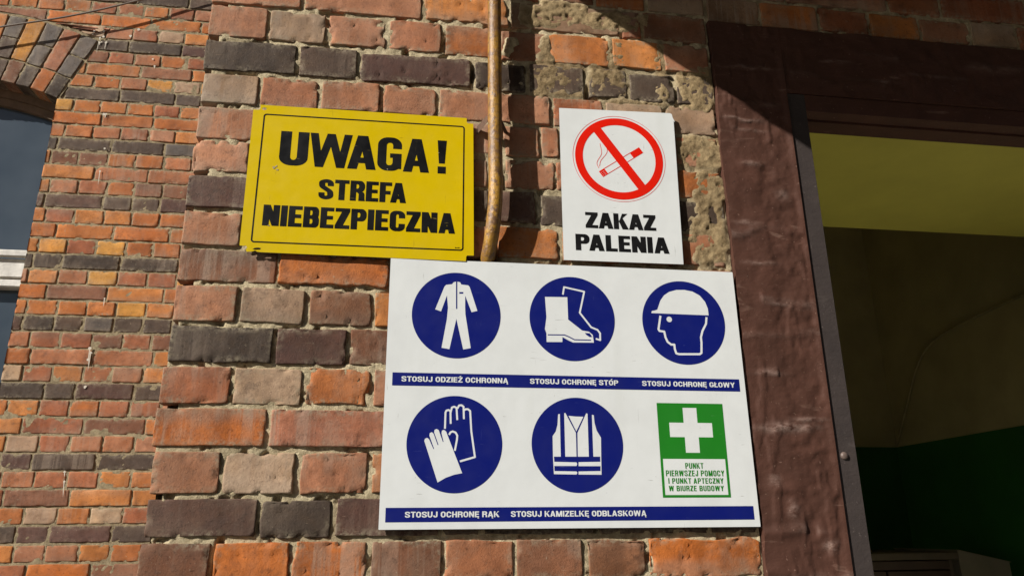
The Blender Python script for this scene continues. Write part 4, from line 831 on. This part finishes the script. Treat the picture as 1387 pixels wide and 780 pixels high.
# ------------------------------------------------------------------ lettering: every glyph drawn from outlines in a unit box
def rr(x0, y0, x1, y1, rx, ry, c='abcd', n=9):
    o = []; rx = min(rx, (x1 - x0) / 2 - 1e-4); ry = min(ry, (y1 - y0) / 2 - 1e-4)
    for k, (cx, cy, a0) in enumerate(((x1 - rx, y1 - ry, 0), (x0 + rx, y1 - ry, 90), (x0 + rx, y0 + ry, 180), (x1 - rx, y0 + ry, 270))):
        if 'abcd'[k] in c: o += [(cx + rx * math.cos(math.radians(a0 + 90 * i / n)), cy + ry * math.sin(math.radians(a0 + 90 * i / n))) for i in range(n + 1)]
        else: o.append(((x1, y1), (x0, y1), (x0, y0), (x1, y0))[k])
    return o
def R_(a, b, c, d): return [(a, b), (c, b), (c, d), (a, d)]
def glyph(ch, s, h, wd=1.0, rnd=.5):
    """-> (width, [(outline, ink?)]) cap height 1; s stem, h bar thickness, wd width factor"""
    w = .56 * wd; L = []; A = lambda p: L.append((p, 1)); D = lambda p: L.append((p, 0))
    def ring(y0, y1, W=None, corners='abcd'):
        W = W or w; rx = rnd * W; ry = min(.46 * (y1 - y0), rnd * W * 1.0)
        A(rr(0, y0, W, y1, rx, ry, corners)); D(rr(s, y0 + h, W - s, y1 - h, max(.02, rx - s * .85), max(.02, ry - h * .85), corners))
    base = {'Ż': 'Z', 'Ą': 'A', 'Ę': 'E', 'Ó': 'O', 'Ł': 'L'}.get(ch, ch)
    if base == 'U':
        A(rr(0, 0, w, 1, rnd * w, rnd * w, 'cd')); D(rr(s, h, w - s, 1.01, max(.02, rnd * w - s * .8), max(.02, rnd * w - h * .8), 'cd'))
    elif base == 'O': ring(0, 1)
    elif base in 'CG':
        ring(0, 1)
        if base == 'C': D(R_(w - s - .02, .37, w + .01, .64))
        else:
            D(R_(w - s - .02, .52, w + .01, .66)); A(R_(w * .52, .52 - h * .8, w, .52)); A(R_(w - s, .0 + h * .4, w, .51)); D(R_(w - s * .42, -.01, w + .01, .0))
    elif base == 'S':
        xl, xr, yt, yb = s / 2, w - s / 2, 1 - h / 2, h / 2; m_ = w / 2; q = (xr - m_) * .66
        pts = [(xr, .665), (xr, .74), (xr - .01, .82), (m_ + q, yt - .03), (m_, yt), (m_ - q, yt - .03), (xl, .83), (xl, .73), (xl + .05 * w, .63), (m_, .515), (xr - .05 * w, .40), (xr, .29), (xr, .18), (m_ + q, yb + .03), (m_, yb), (m_ - q, yb + .03), (xl + .01, .18), (xl, .26), (xl, .335)]
        P = [np.array(p) for p in spline(pts, 5)]; off = []
        for i in range(len(P)):
            d = P[min(i + 1, len(P) - 1)] - P[max(i - 1, 0)]; d = d / max(1e-9, np.hypot(*d)); off.append(np.array((-d[1] * s / 2, d[0] * h / 2)))
        for i in range(len(P) - 1): A([tuple(P[i] + off[i]), tuple(P[i] - off[i]), tuple(P[i + 1] - off[i + 1]), tuple(P[i + 1] + off[i + 1])])
    elif base in 'DBPR':
        if base == 'D': A(rr(0, 0, w, 1, rnd * w * .9, rnd * w * .9, 'ad')); D(rr(s, h, w - s, 1 - h, max(.02, rnd * w - s), max(.02, rnd * w - h), 'ad'))
        elif base == 'B':
            m = h * .5
            A(rr(0, .5 - m, w * .97, 1, rnd * w * .6, .22, 'ad')); D(rr(s, .5 + m, w * .97 - s, 1 - h, .08, .1, 'ad'))
            A(rr(0, 0, w, .5 + m, rnd * w * .6, .24, 'ad')); D(rr(s, h, w - s, .5 - m, .08, .1, 'ad')); D([(w - .035, .5), (w + .02, .54), (w + .02, .47)])
        else:
            y = .40 if base == 'P' else .43
            A(rr(0, y, w, 1, rnd * w * .75, .27, 'ad')); D(rr(s, y + h, w - s, 1 - h, .09, .12, 'ad')); A(R_(0, 0, s, .9))
            if base == 'R': A([(w - s * 1.02, 0), (w + .02, 0), (w + .0, .10), (w - .01, .36), (w - .05, .44), (w * .45, .46), (w * .45, .43), (w - s, .34)])
    elif base == 'A':
        w = .62 * wd; a = w / 2 - s * .55; A([(0, 0), (a, 1), (w - a, 1), (w, 0)])
        k = a; x = lambda y: s * 1.0 + k * y                         # inner edge
        yt = (w / 2 - s * 1.0) / k; D([(s * 1.0, -.01), (w / 2, min(yt, .9)), (w - s * 1.0, -.01)]); A([(x(.18) - .02, .18), (w - x(.18) + .02, .18), (w - x(.18 + h) + .01, .18 + h), (x(.18 + h) - .01, .18 + h)])
    elif base == 'E': w *= .86; A(R_(0, 0, s, 1)); [A(R_(s * .5, y, w * q, y + h)) for y, q in ((0, 1), (.5 - h / 2 + .01, .93), (1 - h, .99))]
    elif base == 'F': w *= .84; A(R_(0, 0, s, 1)); [A(R_(s * .5, y, w * q, y + h)) for y, q in ((.5 - h / 2 - .02, .9), (1 - h, 1))]
    elif base == 'L': w *= .84; A(R_(0, 0, s, 1)); A(R_(s * .5, 0, w, h))
    elif base == 'T': w *= .98; A(R_(0, 1 - h, w, 1)); A(R_(w / 2 - s / 2, 0, w / 2 + s / 2, 1))
    elif base == 'I': w = s; A(R_(0, 0, s, 1))
    elif base == 'H': A(R_(0, 0, s, 1)); A(R_(w - s, 0, w, 1)); A(R_(s * .5, .5 - h / 2, w - s * .5, .5 + h / 2))
    elif base == 'N': w *= 1.04; A(R_(0, 0, s, 1)); A(R_(w - s, 0, w, 1)); A([(0, 1), (s * 1.05, 1), (w, 0), (w - s * 1.05, 0)])
    elif base == 'M': w *= 1.32; A(R_(0, 0, s, 1)); A(R_(w - s, 0, w, 1)); A([(0, 1), (s * 1.2, 1), (w / 2 + s * .5, 0), (w / 2 - s * .5, 0)]); A([(w, 1), (w - s * 1.2, 1), (w / 2 - s * .5, 0), (w / 2 + s * .5, 0)])
    elif base == 'Z': w *= .94; A(R_(0, 0, w, h)); A(R_(0, 1 - h, w, 1)); A([(0, h * .9), (s * 1.25, h * .9), (w, 1 - h * .9), (w - s * 1.25, 1 - h * .9)]); A([(0, 0), (.01, 0), (s * 1.25, h), (0, h)])
    elif base == 'K': w *= 1.1; A(R_(0, 0, s, 1)); A([(s * .9, .36), (w - s * 1.1, 1), (w - .01, 1), (s * .9, .62 - h * .9)]); A([(w - s * 1.15, 0), (w + .02, 0), (s * 1.75, .74), (s * 1.0, .52)])
    elif base == 'Y': w *= 1.08; A(R_(w / 2 - s / 2, 0, w / 2 + s / 2, .5)); A([(0, 1), (s * 1.1, 1), (w / 2 + s * .5, .40), (w / 2 - s * .5, .40)]); A([(w, 1), (w - s * 1.1, 1), (w / 2 - s * .5, .40), (w / 2 + s * .5, .40)])
    elif base == 'J': w *= .86; A(rr(0, 0, w, 1, rnd * w, .26, 'cd')); D(rr(s, h, w - s, 1.01, max(.02, rnd * w - s), .14, 'cd')); D(R_(-.01, .34, w - s, 1.02))
    elif base == 'W':
        w *= 1.52; t = s * .98
        for (a, b, c) in ((0, w * .25, 0), (w * .5, w * .25, 0), (w * .5, w * .75, 0), (w, w * .75, 0)):
            sgn = 1 if b > a else -1
            xa0, xa1 = (a, a + t) if a == 0 else ((a - t, a) if a == w else (a - t / 2, a + t / 2))
            A([(xa0, 1), (xa1, 1), (b + t / 2, 0), (b - t / 2, 0)])
    elif base == '!': w = s * 1.15; A([(0, 1), (w, 1), (w * .82, .30), (w * .18, .30)]); A(R_(w * .06, 0, w * .94, .21))
    if ch == 'Ż': A(R_(w / 2 - s * .5, 1.07, w / 2 + s * .5, 1.07 + h * .85))
    if ch == 'Ó': A([(w * .42, 1.05), (w * .42 + s * .8, 1.05), (w * .62 + s * .9, 1.24), (w * .62 - s * .1, 1.24)])
    if ch in 'ĄĘ': x = w - s * 1.1; A([(x + s * .35, .01), (x + s * .95, .01), (x + s * .55, -.09), (x + s * .62, -.14), (x + s * 1.15, -.13), (x + s * 1.15, -.21), (x + s * .3, -.22), (x + s * .02, -.15)])
    if ch == 'Ł': A([(-.07 * wd, .34), (-.07 * wd, .34 + h * .95), (w * .62, .66 + h * .95), (w * .62, .66)])
    return w, L
KERN = {'FA': .10, 'PA': .08, 'WA': .08, 'AW': .08, 'AG': .02, 'LA': .0, 'ZA': .03, 'AZ': .03, 'KA': .03, 'AK': .03, 'NA': .0, 'TO': .03, 'AT': .08, 'TA': .08, 'UJ': .0, 'ŁO': .02}
def text_layers(txt, box, s, h, wd=1.0, gap=.075, space=.30, rnd=.5, slant=0.0):
    """set txt into box ((x0, ztop), (x1, zbottom)) in mm: caps fill the height, width fitted"""
    (x0, zt), (x1, zb) = box; x0, x1 = min(x0, x1), max(x0, x1); zt, zb = max(zt, zb), min(zt, zb)
    pen = 0; gl = []; prev = ''
    for c in txt:
        if c == ' ': pen += space; continue
        w, L = glyph(c, s, h, wd, rnd)
        if gl and (prev + c) in KERN: pen -= KERN[prev + c] * wd
        prev = c; gl.append((pen, L)); pen += w + gap
    tot = pen - gap; kx = (x1 - x0) / tot; kz = zt - zb; out = []
    for px, L in gl: out.append([([(x0 + (px + a) * kx + slant * b * kz, zb + b * kz) for a, b in o], 'a' if ink else None) for o, ink in L])
    return out
def text(sheet, name, txt, box, mat, off, parent, label=None, **k):
    v = []; f = []
    for L in text_layers(txt, box, **k):
        r = paint(L)['a']; b = len(v); v += r[0]; f += [[i + b for i in g] for g in r[1]]
    return sheet.flat(name, (v, f), mat, off, parent, label)

G = DATA['G']
tp = lambda L: [tuple(q) for q in L]
def rect_of(L):
    x = sorted(q[0] for q in L); z = sorted(q[1] for q in L); return (x[0] + x[1]) / 2, (z[0] + z[1]) / 2, (x[2] + x[3]) / 2, (z[2] + z[3]) / 2

# ------------------------------------------------------------------ big white board of mandatory signs
bd = thing('safety_board', 'large white board of blue protective equipment circles and a green first aid panel', 'safety sign', (.347, -.008, 0))
SH = Sheet(-.0118)
o = [tuple(q) for q in ((1.2, 496.0), (1.6, 497.6), (693.2, 497.2), (694.0, 496.0), (697.0, 2.0), (696.6, -.2), (.2, .4), (-.4, 1.6))]
SH.panel('panel', o, [], [M_WHITE, M_EDGE], .003, bd)
CIRC = [(128.9, 388.0, 84.3), (354.2, 388.3, 84.6), (580.6, 387.4, 85.6), (128.8, 147.0, 86.3), (355.8, 147.3, 86.4)]
def shift(L, c): return [tuple(q) for q in L]
def pictogram(c, white, blue_over=(), label=None):
    L = [(disc(*c, n=128), 'b')] + [(w, 'w') for w in white] + [(b, 'b') for b in blue_over]
    r = paint(L); d = SH.flat('pictogram', r['b'], M_BLUE, .00035, bd, label); SH.flat('symbol', r['w'], M_WHITE, .00035, d)
pictogram(CIRC[0], [tp(G['coverall'])], [tp(G['pocket'])], 'blue circle with a white coverall')
pictogram(CIRC[1], [tp(G['boot'])] + stroke(G['boot2'], 3.4), stroke(G['sole'], 2.2) + [tp(G['toecap'])], 'blue circle with white safety boots')
pictogram(CIRC[2], [tp(G['helmet'])] + stroke(G['face'], 4.2) + [disc(*G['eye'][0], 5.6, n=32)], (), 'blue circle with a head wearing a white helmet')
pictogram(CIRC[3], [tp(G['glove'])] + sum([stroke(smooth(g, 1) if False else g, 3.4) for g in G['glove2']], []), (), 'blue circle with white work gloves')
pictogram(CIRC[4], [tp(v) for v in G['vest']], [tp(v) for v in G['vestblue']], 'blue circle with a white reflective vest')
for key, texts in (('bar1', G['texts'][:3]), ('bar2', G['texts'][3:])):
    x0, z0, x1, z1 = rect_of(G[key])
    bar = SH.flat('caption_band', ([(x0, z0), (x1, z0), (x1, z1), (x0, z1)], [(0, 1, 2, 3)]), M_BLUE, .00035, bd)
    zm = {'bar1': (260.8, 268.6), 'bar2': (21.2, 31.6)}[key]
    for t, b in texts:
        hh = 9.8; zc = (z0 + z1) / 2 + .4
        text(SH, 'lettering', t, ((b[0][0], zc + hh / 2), (b[1][0], zc - hh / 2)), M_WHITE, .0007, bar, s=.215, h=.185, wd=1.28, gap=.10, space=.36, rnd=.5)
x0, z0, x1, z1 = rect_of(G['green']); a0, b0, a1, b1 = rect_of(G['wbox'])
cr = tp(G['cross']); cx0, cx1, cx2, cx3 = 534.9, 563.7, 591.2, 620.0; cz0, cz1, cz2, cz3 = 133.4, 162.3, 189.2, 217.6
r = paint([(R_(x0, z0, x1, z1), 'g'), (R_(a0, b0, a1, b1), 'w'), ([(cx1, cz0), (cx2, cz0), (cx2, cz1), (cx3, cz1), (cx3, cz2), (cx2, cz2), (cx2, cz3), (cx1, cz3), (cx1, cz2), (cx0, cz2), (cx0, cz1), (cx1, cz1)], 'w')])
ga = SH.flat('first_aid_panel', r['g'], M_GREEN, .00035, bd, 'green panel with a white cross and four lines of text'); SH.flat('white_cross_and_field', r['w'], M_WHITE, .00035, ga)
for t, b in G['gtexts']: text(SH, 'lettering', t, b, M_GREEN, .0007, ga, s=.165, h=.145, wd=.92, gap=.13, space=.34, rnd=.42)

# ------------------------------------------------------------------ yellow danger sign
ys = thing('danger_sign', 'dented yellow metal sign with black writing, cut corners and a black border line', 'warning sign', (-.06, -.008, .5))
SY = Sheet(-.0112, -.008, .004, -60, 650)
yo = [(-281.5, 800.2), (-271, 800.4), (-268.4, 803), (-268.6, 812.2), (-60, 812.3), (144.4, 812.0), (145.0, 802), (147.6, 799.8), (158.3, 799.8), (159.8, 650), (161.0, 508.6), (148.4, 508.4), (146.2, 506), (145.6, 496.4), (-60, 497.6), (-240, 498.4), (-247, 499.0), (-250.5, 501.5), (-256, 499.0), (-265.6, 498.2), (-268, 503), (-265.5, 506.2), (-268, 510.6), (-272, 509.6), (-279.8, 510.4)]
holes = [disc(-260.5, 803.4, 4.4, 3.2, 12), [(-256, 503.6), (-252, 506.6), (-246, 507.6), (-240.5, 506.8), (-241.5, 503.4), (-246, 503.2), (-249.5, 502.6)]]
SY.panel('panel', yo, holes, [M_YEL, M_EDGE], .0012, ys)
r = paint([(rr(-260.6, 517.4, 140.6, 792.7, 6, 6), 'a'), (rr(-257.9, 520.1, 137.9, 790.0, 4, 4), None)])
SY.flat('border', r['a'], M_BLACK, .0003, ys)
v = []; f = []
for t, b in G['ytext'][:6]:
    (a, zt), (c, zb) = b; zt, zb = 756.2, 681.6
    st_ = {'U': .215, 'W': .165, 'A': .205, 'G': .205, '!': .3}[t]
    for L in text_layers(t, ((a, zt), (c, zb)), s=st_, h=.165, wd=1.0, rnd=.42):
        q = paint(L)['a']; n = len(v); v += q[0]; f += [[i + n for i in g] for g in q[1]]
SY.flat('lettering', (v, f), M_BLACK, .0003, ys, 'large black heading')
for t, b in G['ytext'][6:]:
    zc = 634.4 if t == 'STREFA' else 574.2
    text(SY, 'lettering', t, ((b[0][0], zc + 21.6), (b[1][0], zc - 21.6)), M_BLACK, .0003, ys, s=.225, h=.18, wd=.98, gap=.045, rnd=.42)
mk = []                                                              # the printer's tiny mark in the lower corner
for k, (w, z) in enumerate(((1.6, 2.2), (1.4, 1.6), (1.7, 2.0), (1.3, 2.4), (.8, .9))): mk.append((R_(124 + k * 2.4, 522.4, 124 + k * 2.4 + w, 522.4 + z), 'a'))
SY.flat('maker_mark', paint(mk)['a'], M_BLACK, .0003, ys)
dn = MB()
M_DENT = plain('bare_dented_metal', (150, 138, 110), .5, .4, 60, .4, .3)
for (x, z, r_) in ((-231, 675, 4.6), (-225, 671, 3.2), (-226.5, 678, 2.6), (-231, 553, 2.2), (-13, 685, 2.0), (88, 728, 2.2)):
    k = 8; dn = MB(); dn.add([SY.p((x + r_ * random.uniform(.3, 1) * math.cos(6.283 * q / k), z + r_ * random.uniform(.3, 1) * math.sin(6.283 * q / k)), .0005) for q in range(k)], [tuple(range(k))])
    dn.build('dent', M_DENT, ys)

# ------------------------------------------------------------------ no smoking sign
zsn = thing('no_smoking_sign', 'white upright no smoking sign with a red crossed ring, right of the pipe', 'prohibition sign', (.47, -.008, .51))
SZ_ = Sheet(-.0106, -.010, .006, 470, 680)
zo = [(342.4, 854.2), (470, 856.8), (588.5, 859.4), (592.4, 857.0), (593.6, 849), (598.2, 838), (595.2, 840.0), (594.0, 760), (589.6, 509.4), (470, 509.2), (341.4, 508.8), (341.6, 680)]
SZ_.panel('panel', zo, [], [M_ZWHITE, M_EDGE], .002, zsn)
cx, cz = 468.2, 742.2; RO, RI_, RT = 95.4, 78.8, 100.4
d = Vector((509.1 - 417.4, 676.5 - 808.9)).normalized(); n_ = Vector((-d.y, d.x)); cc = Vector((cx, cz))
bw = 9.6; bar = [tuple(cc - d * 84 + n_ * bw), tuple(cc - d * 84 - n_ * bw), tuple(cc + d * 84 - n_ * bw), tuple(cc + d * 84 + n_ * bw)]
e = Vector((96.6, 66.6)).normalized(); g = Vector((-e.y, e.x)); c0 = Vector((426.5, 702.6)); Lc = 110
q_ = lambda t, u: tuple(c0 + e * t + g * u)
hw = 7.6
lay_ = [(disc(cx, cz, RT, n=128), 'r'), (disc(cx, cz, RT - .8, n=128), None), (disc(cx, cz, RO, n=128), 'r'), (disc(cx, cz, RI_, n=128), None)]
lay_ += [([q_(0, -hw), q_(Lc, -hw), q_(Lc, hw), q_(0, hw)], 'r'), ([q_(14, -hw + 1.3), q_(Lc - 26, -hw + 1.3), q_(Lc - 26, hw - 1.3), q_(14, hw - 1.3)], None)]
lay_ += [(disc(*q_(3 + 3.2 * k + 1.1 * (k % 2), u), .85, n=8), None) for k in range(3) for u in (-4.6, -1, 3)]
for sm_ in G['zsmoke']: lay_ += [(p, 'r') for p in stroke(np.array(spline(sm_, 4)).tolist(), 1.0)]
lay_ += [([(cc - d * 84 + n_ * (bw + 1.7))[:], (cc - d * 84 - n_ * (bw + 1.7))[:], (cc + d * 84 - n_ * (bw + 1.7))[:], (cc + d * 84 + n_ * (bw + 1.7))[:]][0:0] or bar, 'r')]
r = paint(lay_); SZ_.flat('pictogram', r['r'], M_RED, .0003, zsn, 'red crossed ring over a cigarette')
for t, b in G['ztext']:
    text(SZ_, 'lettering', t, b, M_ZBLACK, .0003, zsn, s=.235, h=.195, wd=1.08, gap=.055, rnd=.46)
